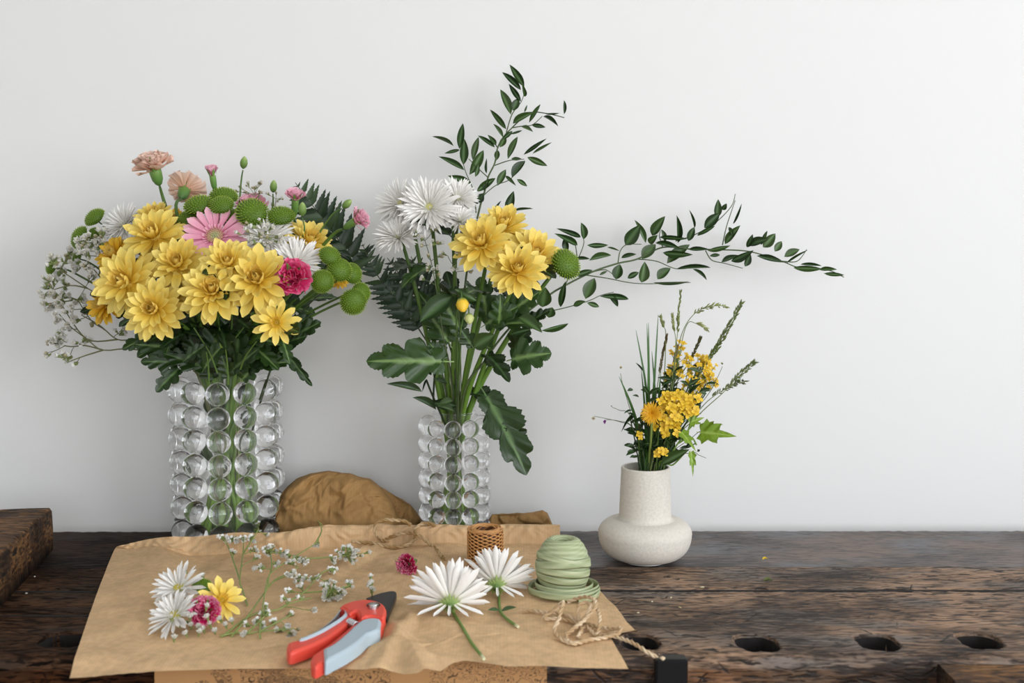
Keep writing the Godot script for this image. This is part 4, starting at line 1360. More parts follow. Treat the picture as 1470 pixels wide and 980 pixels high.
	for c in [[400, 520, 20, 2], [430, 580, 18, 2], [510, 580, 25, 3], [440, 670, 25, 3], [480, 670, 20, 3], [390, 730, 20, 2], [490, 710, 22, 3], [360, 430, 25, 3], [380, 480, 25, 3], [500, 500, 40, 4], [470, 420, 30, 3]]:
		cs.append([P(cr[0] + c[0] / cr[2], cr[1] + c[1] / cr[2], 1.45), c[2] / cr[2] * 1.45 / F, c[3]])
	sprig(o, [PackedVector3Array([o.position, P(650, 580, 1.50), P(636, 480, 1.46), P(622, 390, 1.45), P(610, 345, 1.45)])], cs, 0.0052, 0.35, "5d6a40", Vector3.ONE, 0.0007)
	o = thing("gypsophila_spray", "two or three gypsophila blossoms on thin stalks beneath the left yellow flower", "gypsophila", vb.c + Vector3(0.008, 0.02, 0.004), "gypsophila in the smaller vase")
	cs = []
	for c in [[610, 655, 20, 2], [710, 680, 20, 2], [550, 560, 25, 2], [640, 590, 25, 2]]:
		cs.append([P(cr[0] + c[0] / cr[2], cr[1] + c[1] / cr[2], 1.44), c[2] / cr[2] * 1.45 / F, c[3]])
	sprig(o, [PackedVector3Array([o.position, P(662, 580, 1.50), P(660, 480, 1.46), P(655, 400, 1.45), P(650, 380, 1.44)])], cs, 0.0052, 0.2, "5d6a40", Vector3.ONE, 0.0007)
	# the tall branch
	branch(vb, [600.0, 80.0, 4.26], func(px, py): return lerpf(1.50, 1.585, clampf((420.0 - py) / 260.0, 0, 1)),
		[[[245, 2130], [270, 1600], [310, 1250], [375, 940], [405, 840], [430, 740], [470, 655], [485, 570], [520, 500], [575, 440], [640, 380], [700, 345], [800, 355], [895, 378]],
		[[355, 960], [345, 850], [325, 785], [290, 705], [258, 580]], [[430, 745], [380, 700], [310, 630]], [[385, 880], [410, 845], [480, 790], [570, 750], [650, 640]], [[470, 670], [560, 640], [650, 632]], [[575, 440], [640, 430], [700, 422], [760, 370]], [[540, 470], [570, 370], [600, 320], [632, 280], [655, 215]], [[485, 560], [465, 530], [435, 500]], [[540, 1000], [560, 960], [600, 940], [690, 930]]],
		[[650, 190, 560, 50, 45], [630, 210, 515, 100, 40], [630, 280, 555, 170, 35], [655, 250, 640, 185, 25], [580, 335, 615, 260, 50], [568, 360, 508, 195, 55], [540, 450, 440, 328, 35], [520, 500, 465, 410, 30], [580, 415, 705, 345, 45], [650, 345, 668, 300, 12], [680, 410, 750, 290, 28], [765, 372, 855, 430, 28], [893, 358, 895, 270, 22], [634, 435, 703, 460, 30], [697, 425, 780, 437, 28], [780, 355, 865, 355, 12], [550, 632, 608, 485, 42], [645, 605, 785, 510, 25], [700, 598, 815, 532, 18], [668, 620, 793, 672, 40], [575, 745, 655, 635, 60], [570, 630, 635, 630, 22], [485, 795, 538, 690, 45], [535, 735, 595, 790, 22], [605, 755, 670, 797, 28], [545, 960, 585, 828, 55], [458, 950, 510, 885, 12], [585, 950, 700, 930, 14], [358, 832, 478, 742, 45], [405, 830, 440, 745, 30], [315, 728, 408, 570, 60], [335, 638, 370, 495, 42], [284, 700, 127, 612, 40], [325, 783, 185, 733, 45], [278, 668, 285, 505, 55], [253, 570, 275, 408, 45], [218, 552, 92, 483, 16], [255, 575, 165, 598, 22], [470, 560, 370, 490, 28], [478, 545, 430, 490, 30], [480, 640, 487, 570, 35], [500, 560, 540, 490, 40], [520, 510, 580, 460, 25], [370, 900, 400, 840, 60], [345, 905, 385, 860, 40], [560, 480, 640, 455, 14], [420, 720, 420, 630, 18], [350, 740, 375, 665, 30]],
		"tall branch of narrow dark green leaves rising above the white flowers")
	branch(vb, [780.0, 260.0, 3.267], func(px, py): return lerpf(1.49, 1.575, clampf((px - 720.0) / 220.0, 0, 1)),
		[[[-380, 1030], [-280, 850], [-150, 680], [20, 540], [100, 490], [230, 425], [350, 385], [440, 365], [560, 310], [690, 318], [780, 320], [930, 325], [1010, 340], [1120, 375], [1200, 405], [1330, 415], [1410, 450]],
		[[100, 490], [160, 370], [190, 290], [178, 250]], [[160, 370], [150, 300], [130, 260]], [[200, 440], [300, 455], [450, 480], [690, 475]], [[350, 385], [360, 330], [390, 298], [460, 295]], [[440, 365], [530, 375], [620, 410], [700, 405]], [[-100, 620], [50, 605], [200, 565], [270, 535], [330, 520]], [[620, 280], [700, 255], [800, 200], [880, 120], [900, 60]], [[840, 300], [860, 210], [900, 90]], [[760, 325], [790, 370], [850, 385], [935, 408]], [[560, 310], [545, 260], [550, 230]], [[1120, 375], [1190, 375], [1235, 320]], [[230, 425], [290, 415], [330, 440]]],
		[[160, 300, 55, 245, 32], [175, 262, 65, 222, 25], [190, 272, 180, 195, 38], [110, 335, 100, 262, 32], [150, 365, 215, 362, 18], [205, 300, 305, 300, 25], [215, 372, 325, 338, 32], [300, 310, 355, 325, 10], [385, 300, 450, 205, 62], [480, 290, 435, 180, 32], [510, 255, 560, 165, 50], [495, 290, 525, 255, 35], [463, 365, 525, 290, 60], [570, 285, 555, 225, 25], [630, 290, 622, 163, 30], [545, 262, 665, 270, 22], [525, 290, 635, 312, 28], [680, 280, 705, 215, 35], [708, 220, 682, 138, 12], [560, 335, 695, 345, 35], [580, 385, 685, 290, 55], [365, 360, 430, 340, 22], [340, 460, 357, 388, 52], [395, 455, 445, 425, 28], [460, 475, 477, 378, 55], [535, 460, 595, 402, 50], [155, 445, 230, 415, 30], [198, 552, 240, 450, 62], [140, 585, 190, 558, 28], [205, 570, 265, 588, 25], [265, 540, 410, 550, 30], [300, 530, 355, 590, 30], [80, 590, 100, 470, 32], [264, 440, 300, 420, 12], [625, 410, 790, 402, 22], [700, 412, 770, 460, 18], [515, 475, 690, 475, 16], [755, 220, 825, 150, 50], [815, 170, 818, 85, 38], [840, 135, 855, 105, 25], [721, 255, 800, 210, 20], [852, 295, 915, 205, 38], [870, 215, 885, 260, 20], [890, 200, 920, 110, 12], [680, 320, 770, 318, 22], [770, 325, 870, 305, 25], [780, 350, 830, 345, 18], [835, 380, 910, 345, 30], [880, 375, 975, 325, 40], [955, 310, 975, 250, 28], [965, 300, 1040, 270, 45], [1030, 310, 1088, 245, 50], [945, 400, 970, 340, 35], [1000, 350, 1130, 380, 30], [1085, 330, 1120, 280, 35], [1130, 355, 1200, 315, 40], [1140, 385, 1230, 320, 12], [1172, 405, 1300, 412, 30], [1205, 390, 1300, 395, 16], [1295, 415, 1365, 410, 22], [1315, 432, 1410, 440, 20], [1020, 300, 1050, 230, 18], [-5, 590, 10, 500, 70], [25, 640, 40, 590, 60], [-10, 700, 130, 670, 28]],
		"long branch of glossy dark leaves reaching far right across the wall")
# ---------------------------------------------------------------- paper and the things that lie on it
func table_materials() -> void:
	var W := 1024
	var a := layer(81, 0.02, 512, 512, W, W, 4)
	var b := layer(82, 0.10, 512, 512, W, W, 3)
	var k := mat("kraft_paper", Color("e6c398"), 0.72, true)
	var col := PackedByteArray()
	var hgt := PackedByteArray()
	col.resize(W * W * 3)
	hgt.resize(W * W)
	for i in W * W:
		var rib := sin(float(i % W) * TAU / 6.0) * 0.5 + 0.5
		var q := 0.95 + (a[i] / 255.0 - 0.5) * 0.12 + (b[i] / 255.0 - 0.5) * 0.10 - rib * 0.02
		col[i * 3] = int(clampf(q, 0, 1) * 255)
		col[i * 3 + 1] = int(clampf(q * 0.99, 0, 1) * 255)
		col[i * 3 + 2] = int(clampf(q * 0.97, 0, 1) * 255)
		hgt[i] = int(clampf(rib * 0.12 + b[i] / 255.0 * 0.5 + a[i] / 255.0 * 0.38, 0, 1) * 255)
	k.albedo_texture = ImageTexture.create_from_image(Image.create_from_data(W, W, false, Image.FORMAT_RGB8, col))
	k.heightmap_enabled = true
	k.heightmap_texture = ImageTexture.create_from_image(Image.create_from_data(W, W, false, Image.FORMAT_L8, hgt))
	k.heightmap_scale = 0.03
	k.metallic_specular = 0.35
	var kd: StandardMaterial3D = k.duplicate()      # the crumpled heap is older brown, its shadow darkened into the colour
	kd.resource_name = "old_shaded_kraft_paper"
	kd.albedo_color = Color("b08a58")
	M["old_shaded_kraft"] = kd
	# brown bag paper printed with dark scribbled line work
	var n1 := layer(91, 0.035, 512, 256, 512, 256, 2)
	var n2 := layer(92, 0.012, 512, 256, 512, 256, 2)
	var pr := mat("printed_paper", Color.WHITE, 0.75, false)
	pr.albedo_texture = pixels(512, 256, func(x, y):
		var i: int = y * 512 + x
		var v := absf(fposmod(n1[i] / 255.0 * 5.0, 1.0) - 0.5)
		var u: float = x / 512.0
		var on: bool = (u > 0.22 and u < 0.60) or u > 0.70
		var ink := clampf((0.11 - v) * 12.0, 0, 1) * (1.0 if on else 0.0)
		if u > 0.04 and u < 0.5 and n2[i] > 150:
			ink = maxf(ink, 0.55 * clampf((v - 0.2) * 6.0, 0, 1))
		return Color("b98a58").lerp(Color("2a1d12"), ink * 0.9))
	mat("coral_plastic", Color("e8503f"), 0.38, false)
	mat("grey_rubber", Color("b3c4cd"), 0.55, false)
	var bl := mat("blade_steel", Color("242526"), 0.3, false)
	bl.metallic = 0.7
	var st := mat("bright_steel", Color("c9cbcc"), 0.25, false)
	st.metallic = 1.0
	mat("waxed_cord", Color.WHITE, 0.5, true)
	mat("raffia", Color.WHITE, 0.55, true)
	mat("jute", Color.WHITE, 0.85, true)
	mat("crumb", Color.WHITE, 0.7, true)

func tent(p: Vector2, a: Vector2, b: Vector2, w: float) -> float:     # a sharp crease from a to b
	var q := Geometry2D.get_closest_point_to_segment(p, a, b)
	return maxf(0.0, 1.0 - p.distance_to(q) / w)

var folds := []
var facets := []

# Crumpled paper: straight sharp creases in many directions, warped a little; -1 to 1
func creased(p: Vector3, f: float, n := 7) -> float:
	if facets.is_empty():
		var r := RandomNumberGenerator.new()
		r.seed = 99
		for i in 12:
			facets.append([Vector3(r.randf_range(-1, 1), r.randf_range(-1, 1), r.randf_range(-1, 1)).normalized(), r.randf_range(0.6, 1.7), r.randf()])
	var q := p * f + Vector3(nz.get_noise_3dv(p * f * 0.5), nz.get_noise_3dv(p * f * 0.5 + Vector3(9, 0, 0)), nz.get_noise_3dv(p * f * 0.5 + Vector3(0, 9, 0))) * 0.55
	var h := 0.0
	for i in n:
		var k: Array = facets[i]
		h = absf(h * 0.8 + (absf(fposmod(q.dot(k[0]) * k[1] + k[2], 1.0) - 0.5) * 4.0 - 1.0) * 0.75) - 0.45
	return h

func crumple(x: float, z: float) -> float:
	var h := 0.0
	# facets: sharp valleys and ridges of a ridged noise
	var k := nz.get_noise_3d(x * 5.0, 3.0, z * 6.0)
	h += (0.5 + 0.5 * k) * 0.0028 + creased(Vector3(x, 0.2, z), 9.0) * 0.0016 * clampf(0.6 + k * 1.5, 0.15, 1.0) + 0.001
	for f in folds:
		h += tent(Vector2(x, z), f[0], f[1], f[2]) * f[3]
	return maxf(h, 0.0)

func paper_y(x: float, z: float) -> float:      # the flat part of the sheet above the bench
	return 0.0016 + crumple(x, z)

func t2(px: float, py: float) -> Vector2:
	var q := T(px, py)
	return Vector2(q.x, q.z)

func lay(px: float, py: float, h := 0.0) -> Vector3:     # a point that rests h above the paper
	var q := T(px, py, h + 0.004)
	q.y = TB + paper_y(q.x, q.z) + h + 0.0006
	return q

func wrapping_paper() -> void:
	for f in [[545, 935, 700, 966, 0.02, 0.006], [560, 905, 610, 970, 0.018, 0.008], [590, 890, 545, 960, 0.014, 0.006], [610, 895, 690, 935, 0.02, 0.004], [500, 815, 545, 790, 0.02, 0.008], [470, 835, 520, 800, 0.016, 0.006], [640, 790, 560, 805, 0.03, 0.005], [225, 790, 260, 830, 0.03, 0.006], [215, 800, 200, 900, 0.05, 0.005], [420, 800, 520, 770, 0.02, 0.005], [340, 800, 300, 830, 0.02, 0.003], [760, 900, 880, 880, 0.04, 0.003], [580, 830, 600, 810, 0.03, 0.006], [640, 900, 760, 930, 0.03, 0.004]]:
		folds.append([t2(f[0], f[1]), t2(f[2], f[3]), f[4], f[5]])
	# rows from the back of the flat part to the front edge; the right edge steps in where the sheet is torn
	var zf := T(735, 941).z
	var curve := func(pts, x):
		for i in range(1, pts.size()):
			if x <= pts[i][0]:
				return lerpf(pts[i - 1][1], pts[i][1], (x - pts[i - 1][0]) / float(pts[i][0] - pts[i - 1][0]))
		return float(pts[-1][1])
	var back := [[100, 790], [165, 790], [200, 794], [240, 801], [415, 801], [470, 790], [600, 788], [710, 787], [725, 784], [1000, 784]]
	var lipt := [[100, 0.001], [165, 0.003], [190, 0.010], [245, 0.021], [330, 0.027], [440, 0.030], [620, 0.0275], [805, 0.0255], [1000, 0.0255]]
	var front := [[90, 974], [160, 970], [222, 965], [330, 962], [500, 963], [560, 965], [600, 972], [622, 968], [650, 960], [690, 958], [740, 960], [850, 962], [905, 963]]
	var g := Geo.new()
	var rows: Array[float] = []
	for i in 62:
		rows.append(i / 61.0)
	var nrow := 140
	var ncol := 230
	var flap := 20
	var at := func(u, d):
		var j: float = d * nrow
		if j < flap:
			# the curled back edge
			var q: float = 1.0 - j / flap            # 1 at the tip
			var px := lerpf(166, 804, u)
			var b := T(px, curve.call(back, px))
			var l: float = curve.call(lipt, px)
			var soft := clampf((430.0 - px) / 200.0, 0.0, 1.0)
			var y: float = l * lerpf(sin(q * PI * 0.5), q * q, soft)
			var zz: float = -l * lerpf(0.15 + 0.35 * (1.0 - cos(q * PI * 0.5)), 0.75 * q, soft) * q
			var w := creased(Vector3(b.x, q * 0.03, 0.3), 24.0, 6) * 0.0042 * minf(q * 3.0, 1.0)
			return Vector3(b.x, TB + paper_y(b.x, b.z) * (1.0 - q * 0.6) + y + w * 0.35, b.z + zz + w)
		var v: float = (j - flap) / (nrow - flap)
		# where the row meets the left and the right edge
		var rl: float = lerpf(790, 974, v)
		var xl := lerpf(166, 100, pow(v, 0.9))
		var rrow: float
		var xr: float
		if v < 0.86:
			rrow = lerpf(784, 915.5, v / 0.86)
			xr = lerpf(804, 915, v / 0.86)
		else:
			var s := (v - 0.86) / 0.14
			rrow = lerpf(917, 963, s)
			xr = lerpf(873, 902, s)
		var px := lerpf(xl, xr, u)
		var f0: float = curve.call(back, px)
		var f1: float = curve.call(front, px)
		var t := lerpf((rl - 790.0) / 184.0, (rrow - 784.0) / 179.0, u)
		var py := lerpf(f0, f1, clampf(t, 0, 1))
		var p := T(px, py)
		var over := maxf(0.0, p.z - zf)
		var y := paper_y(p.x, p.z)
		if v >= 0.855 and u > 0.86:
			y += (0.0035 if v < 0.862 else 0.0) * clampf((u - 0.86) / 0.1, 0, 1)
		p.y = TB + y - over * over * 1.2
		return p
	g.grid(ncol, nrow, at)
	for i in g.v.size():
		g.uv[i] = Vector2(g.v[i].x / 0.62, g.v[i].z / 0.62)
	var o := thing("wrapping_paper", "large sheet of brown kraft wrapping paper spread under the flowers and tools", "paper", T(520, 880))
	part("sheet", shifted(g, o.position), M.kraft_paper, o)
	# crumpled paper standing behind, between and beyond the glass vases
	o = thing("crumpled_paper", "crumpled heap of brown kraft paper against the wall between the glass vases", "paper", P(500, 757, 1.55))
	for q in [[[[398, 757], [402, 712], [412, 700], [425, 689], [445, 681], [470, 678], [500, 681], [530, 690], [548, 703], [562, 722], [578, 757]], 1.545, 0.035],
		[[[520, 757], [530, 694], [548, 701], [565, 712], [590, 727], [604, 745], [612, 757]], 1.565, 0.02],
		[[[696, 757], [706, 740], [735, 739], [765, 737], [779, 734], [786, 738], [794, 757]], 1.575, 0.02]]:
		var pts: Array = q[0]
		var sg := Geo.new()
		var d0: float = q[1]
		var th: float = q[2]
		sg.grid(130, 80, func(u, v):
			var px := lerpf(pts[0][0], pts[-1][0], u)
			var py: float = curve.call(pts, px)
			var topp := P(px, py, d0)
			var s := sin(v * PI)
			var hgt := maxf(topp.y - TB, 0.001)
			var y := TB + 0.0015 + hgt * pow(s, 0.6)
			var z := -d0 + cos(v * PI) * th * (0.5 + 0.5 * minf(hgt / 0.07, 1.0))
			var disp := (creased(Vector3(topp.x, y, z + d0), 11.0) * 0.012 + creased(Vector3(topp.x, y, z + d0 + 2.0), 24.0) * 0.004) * minf(s * 2.5, 1.0)
			return Vector3(topp.x, y, minf(z + disp * (1.0 if v < 0.5 else -0.5), 0.0)))
		for i in sg.v.size():
			sg.uv[i] = Vector2(sg.v[i].x / 0.62, sg.v[i].y / 0.62)
		part("fold", shifted(sg, o.position), M.old_shaded_kraft, o)
	# printed brown paper bag hanging over the front edge beneath the sheet
	g = Geo.new()
	var pa := P(221, 965, -zf - 0.006)
	var pb := P(785, 965, -zf - 0.006)
	var path := [Vector2(zf - 0.06, 0.0012), Vector2(zf - 0.02, 0.0012), Vector2(zf - 0.008, 0.0008), Vector2(zf + 0.001, -0.003), Vector2(zf + 0.005, -0.010), Vector2(zf + 0.006, -0.02), Vector2(zf + 0.006, -0.04), Vector2(zf + 0.006, -0.07), Vector2(zf + 0.006, -0.10)]
	g.grid(40, path.size() - 1, func(u, v):
		var k := int(roundf(v * (path.size() - 1)))
		return Vector3(lerpf(pa.x, pb.x, u), TB + path[k].y, path[k].x + noise3(Vector3(u * 3.0, v, 2.0), 2.0) * 0.002))
	o = thing("printed_paper", "brown paper printed with black scribbled drawing, hanging over the bench edge", "paper", T(500, 955))
	part("sheet", shifted(g, o.position), M.printed_paper, o)

func shifted(g: Geo, by: Vector3) -> Geo:
	for i in g.v.size():
		g.v[i] -= by
	return g

# a plate cut from an outline (points on a level plane), with softened edges
func plate(pts: PackedVector3Array, thick: float, bev: float) -> Geo:
	var g := Geo.new()
	var n := pts.size()
	var flat := PackedVector2Array()
	for p in pts:
		flat.append(Vector2(p.x, p.z))
	if Geometry2D.is_polygon_clockwise(flat):
		flat.reverse()
		pts = pts.duplicate()
		pts.reverse()
	var inner := PackedVector3Array()
	for i in n:
		var e0 := (pts[i] - pts[(i + n - 1) % n]).normalized()
		var e1 := (pts[(i + 1) % n] - pts[i]).normalized()
		var t := (e0 + e1).normalized()
		var inn := t.cross(Vector3.UP)
		var q := pts[i] + inn * bev
		if not Geometry2D.is_point_in_polygon(Vector2(q.x, q.z), flat):
			q = pts[i] - inn * bev
		inner.append(q)
	var rings := [inner, [], [], []]
	for i in n:
		rings[1].append(pts[i].lerp(inner[i], 0.3) - Vector3(0, bev * 0.3, 0))
		rings[2].append(pts[i] - Vector3(0, bev, 0))
		rings[3].append(pts[i] - Vector3(0, thick, 0))
	var base := []
	for r in rings:
		base.append(g.v.size())
		for p in r:
			g.vert(p)
	for k in 3:
		for i in n:
			var j := (i + 1) % n
			g.ix.append_array([base[k] + i, base[k + 1] + j, base[k] + j, base[k] + i, base[k + 1] + i, base[k + 1] + j])
	var fi := PackedVector2Array()
	for p in inner:
		fi.append(Vector2(p.x, p.z))
	var tri := Geometry2D.triangulate_polygon(fi)
	var b := g.v.size()
	for p in inner:
		g.vert(p)
	for i in range(0, tri.size(), 3):
		var a := fi[tri[i]]
		var cr := (fi[tri[i + 1]] - a).cross(fi[tri[i + 2]] - a)
		if cr > 0:
			g.tri(b + tri[i], b + tri[i + 1], b + tri[i + 2])
		else:
			g.tri(b + tri[i], b + tri[i + 2], b + tri[i + 1])
	var b2 := g.v.size()
	for p in rings[3]:
		g.vert(p)
	for i in range(0, tri.size(), 3):
		g.tri(b2 + tri[i], b2 + tri[i + 2], b2 + tri[i + 1])
	return g

func secateurs() -> void:
	var o := thing("secateurs", "red secateurs with grey grip inlays and black blades, lying on the paper", "secateurs", lay(500, 900))
	var on := func(pts, h, per):
		var q := PackedVector3Array()
		for p in pts:
			var w := T(400.0 + p[0] / 7.0, 830.0 + p[1] / 7.0, h)
			w.y = TB + h
			q.append(w - o.position)
		if per > 1:
			q.append(q[0])
			q = smooth(q, per)
			q.remove_at(q.size() - 1)
		return q
	var up := 0.006
	# dark blades first
	part("cutting_blade", plate(on.call([[880, 195], [1000, 150], [1100, 128], [1165, 126], [1187, 150], [1172, 205], [1130, 300], [1090, 400], [1060, 380], [1040, 300], [960, 250]], up + 0.011, 3), 0.005, 0.0012), M.blade_steel, o)
	part("hook_blade", plate(on.call([[930, 190], [1020, 168], [1100, 150], [1150, 165], [1120, 230], [1080, 330], [1050, 420], [1035, 430], [1030, 330], [990, 250]], up + 0.005, 3), 0.005, 0.0012), M.blade_steel, o)
	# upper handle: body of red plastic, tapering to a round end, with a grey inlay
	part("handle", plate(on.call([[85, 655], [105, 635], [220, 605], [345, 560], [470, 495], [560, 430], [640, 350], [700, 300], [790, 330], [760, 385], [690, 445], [600, 520], [480, 600], [340, 665], [220, 710], [130, 738], [95, 730], [78, 690]], up + 0.013, 3), 0.0125, 0.0035), M.coral_plastic, o)
	part("grip_inlay", plate(on.call([[205, 608], [330, 545], [440, 480], [540, 395], [590, 330], [610, 305], [650, 298], [688, 318], [694, 352], [650, 395], [560, 455], [450, 520], [340, 572], [250, 605]], up + 0.0155, 3), 0.012, 0.003), M.grey_rubber, o, Transform3D(), "pale grey rubber inlay")
	# front handle
	part("handle", plate(on.call([[330, 780], [350, 755], [440, 695], [540, 625], [680, 510], [790, 415], [850, 385], [940, 375], [1030, 385], [1060, 410], [1040, 470], [1020, 505], [905, 552], [820, 632], [690, 722], [560, 790], [450, 838], [380, 878], [335, 862], [322, 820]], up + 0.0125, 3), 0.0125, 0.0035), M.coral_plastic, o)
	part("grip_inlay", plate(on.call([[448, 700], [560, 640], [690, 530], [790, 440], [860, 400], [970, 388], [1028, 408], [1026, 460], [1008, 512], [905, 548], [820, 628], [690, 716], [560, 784], [468, 828], [452, 770]], up + 0.0148, 3), 0.014, 0.0035), M.grey_rubber, o, Transform3D(), "pale grey rubber inlay")
	# the head that joins the handles
	part("head", plate(on.call([[612, 290], [640, 258], [720, 228], [800, 212], [900, 206], [980, 220], [1050, 252], [1082, 300], [1075, 350], [1050, 385], [960, 370], [880, 372], [830, 392], [800, 345], [770, 320], [720, 345], [690, 330], [655, 300]], up + 0.017, 3), 0.013, 0.003), M.coral_plastic, o)
	for q in [[952, 255, 0.0075, 0.0185, "pivot_ring"], [952, 250, 0.0055, 0.0225, "pivot_nut"], [745, 412, 0.0055, 0.016, "spring"]]:
		var c: Vector3 = on.call([[q[0], q[1]]], up + q[3], 1)[0]
		var g := Geo.new()
		if q[4] == "spring":
			var pts := PackedVector3Array()
			for i in 60:
				var a := i / 60.0 * TAU * 5.0
				pts.append(Vector3(cos(a) * 0.0038, sin(a) * 0.0038, (i / 60.0 - 0.5) * 0.016))
			g.tube(pts, 0.0009, 5)
			part("spring", g, M.bright_steel, o, Transform3D(Basis(Vector3.UP, 0.7), c - Vector3(0, 0.005, 0)))
		else:
			g.lathe(PackedVector2Array([Vector2(q[2], -0.006), Vector2(q[2], -0.001), Vector2(q[2] * 0.85, 0.0), Vector2(q[2] * 0.3, 0.0006), Vector2(0.0001, 0.0006)]), 6 if q[4] == "pivot_nut" else 24)
			part(q[4], g, M.bright_steel if q[4] == "pivot_nut" else M.blade_steel, o, Transform3D(Basis(), c))

# rope of two twisted plies along a path
func rope(path: PackedVector3Array, r: float, col: Color, col2: Color, parent: Node3D, plies := 2) -> Geo:
	var pts := PackedVector3Array()
	for p in smooth(path, 14):
		pts.append(p - parent.position)
	var g := Geo.new()
	for s in plies:
		var q := PackedVector3Array()
		var side := Vector3.RIGHT
		var run := 0.0
		var cols := []
		for i in pts.size():
			var t := (pts[mini(i + 1, pts.size() - 1)] - pts[maxi(i - 1, 0)]).normalized()
			side = (side - t * side.dot(t)).normalized()
			var up := t.cross(side)
			if i > 0:
				run += pts[i].distance_to(pts[i - 1])
			var a := run / r * 0.9 + s * TAU / plies
			q.append(pts[i] + (side * cos(a) + up * sin(a)) * r * 0.5)
			cols.append(col.lerp(col2, 0.5 + 0.5 * sin(run * 160.0 + s)))
		g.tube(q, r * 0.62, 6, cols)
	# loose fibres
	for k in pts.size() / 3:
		var p: Vector3 = pts[rng.randi() % pts.size()]
		var dv := Vector3(rr(-1, 1), rr(0, 1), rr(-1, 1)).normalized()
		g.tube(PackedVector3Array([p, p + dv * r * rr(0.9, 2.0), p + dv * r * 2.0 + Vector3(rr(-1, 1), rr(-1, 1), rr(-1, 1)) * r]), 0.00012, 3, col, false)
	return g

func twine() -> void:
	var jl := lin("e2caa8")
	var jd := lin("bd9d74")
	# the tangle at the front right
	var o := thing("jute_twine", "loose tangle of pale jute twine in front of the green ribbon ball", "twine", lay(830, 895))
	var cr := [740.0, 750.0, 4.668]
	var lay3 := func(cr, pts):
		var q := PackedVector3Array()
		for p in pts:
			var w := T(cr[0] + p[0] / cr[2], cr[1] + p[1] / cr[2], p[2])
			w.y = maxf(w.y, TB + paper_y(w.x, w.z) + 0.003) if w.z < T(735, 941).z and p[0] < 820 else w.y
			q.append(w)
		return q
	for s in [[[48, 602, 0.006], [120, 592, 0.008], [210, 602, 0.01], [320, 630, 0.008], [420, 655, 0.008], [540, 695, 0.008], [640, 712, 0.012], [705, 705, 0.016]],
		[[705, 705, 0.016], [690, 740, 0.012], [600, 770, 0.008], [500, 790, 0.006], [400, 818, 0.006], [340, 800, 0.006], [280, 760, 0.008], [262, 710, 0.012], [290, 650, 0.018], [310, 570, 0.026], [318, 530, 0.026], [270, 575, 0.02], [190, 640, 0.01], [300, 665, 0.006], [420, 690, 0.005]],
		[[335, 748, 0.008], [390, 710, 0.012], [460, 655, 0.016], [530, 575, 0.024], [535, 525, 0.028], [490, 498, 0.028], [420, 505, 0.024], [350, 530, 0.018]],
		[[440, 740, 0.006], [440, 690, 0.008], [425, 640, 0.012], [420, 580, 0.02], [440, 545, 0.024], [485, 535, 0.024], [500, 570, 0.02], [470, 630, 0.014], [400, 700, 0.01], [345, 765, 0.006], [375, 812, 0.006], [520, 785, 0.006]],
		[[540, 560, 0.02], [565, 640, 0.016], [545, 750, 0.008], [480, 700, 0.008], [440, 730, 0.006], [420, 780, 0.005]],
		[[560, 765, 0.006], [640, 772, 0.006], [720, 780, 0.008], [800, 812, 0.008], [880, 865, 0.004], [940, 898, 0.0], [985, 922, -0.003]]]:
		part("strand", rope(lay3.call(cr, s), 0.0021, jl, jd, o), M.jute, o)
	# a little knot at the end that hangs over the iron plate
	var g := Geo.new()
	var e: Vector3 = lay3.call(cr, [[985, 920, -0.002]])[0] - o.position
	g.lathe(PackedVector2Array([Vector2(0.0005, -0.004), Vector2(0.0034, -0.002), Vector2(0.0038, 0.0005), Vector2(0.002, 0.0035), Vector2(0.0003, 0.004)]), 9, func(a, d): return jl)
	part("knot", g, M.jute, o, Transform3D(Basis(Vector3.RIGHT, 1.0), e))
	# the loops at the back
	o = thing("jute_twine", "loops of brown jute twine at the paper's raised back edge, left of the spool", "twine", lay(590, 790))
	cr = [520.0, 730.0, 9.19]
	for s in [[[965, 225, 0.030], [900, 195, 0.034], [800, 195, 0.034], [700, 265, 0.030], [690, 330, 0.022], [700, 390, 0.016], [610, 470, 0.010], [450, 510, 0.008], [300, 512, 0.008], [130, 475, 0.010], [0, 450, 0.014], [-140, 425, 0.018]],
		[[640, 215, 0.034], [560, 165, 0.040], [440, 150, 0.042], [300, 145, 0.042], [200, 175, 0.040], [165, 260, 0.032], [185, 340, 0.024], [250, 410, 0.014], [330, 425, 0.012], [350, 380, 0.014]],
		[[300, 400, 0.014], [400, 365, 0.018], [520, 325, 0.024], [640, 318, 0.026], [740, 350, 0.024], [870, 445, 0.014], [960, 520, 0.008], [1040, 610, 0.006], [1090, 690, 0.004]]]:
		part("strand", rope(lay3.call(cr, s), 0.0024, lin("d0b48c"), lin("a2804f"), o), M.jute, o)

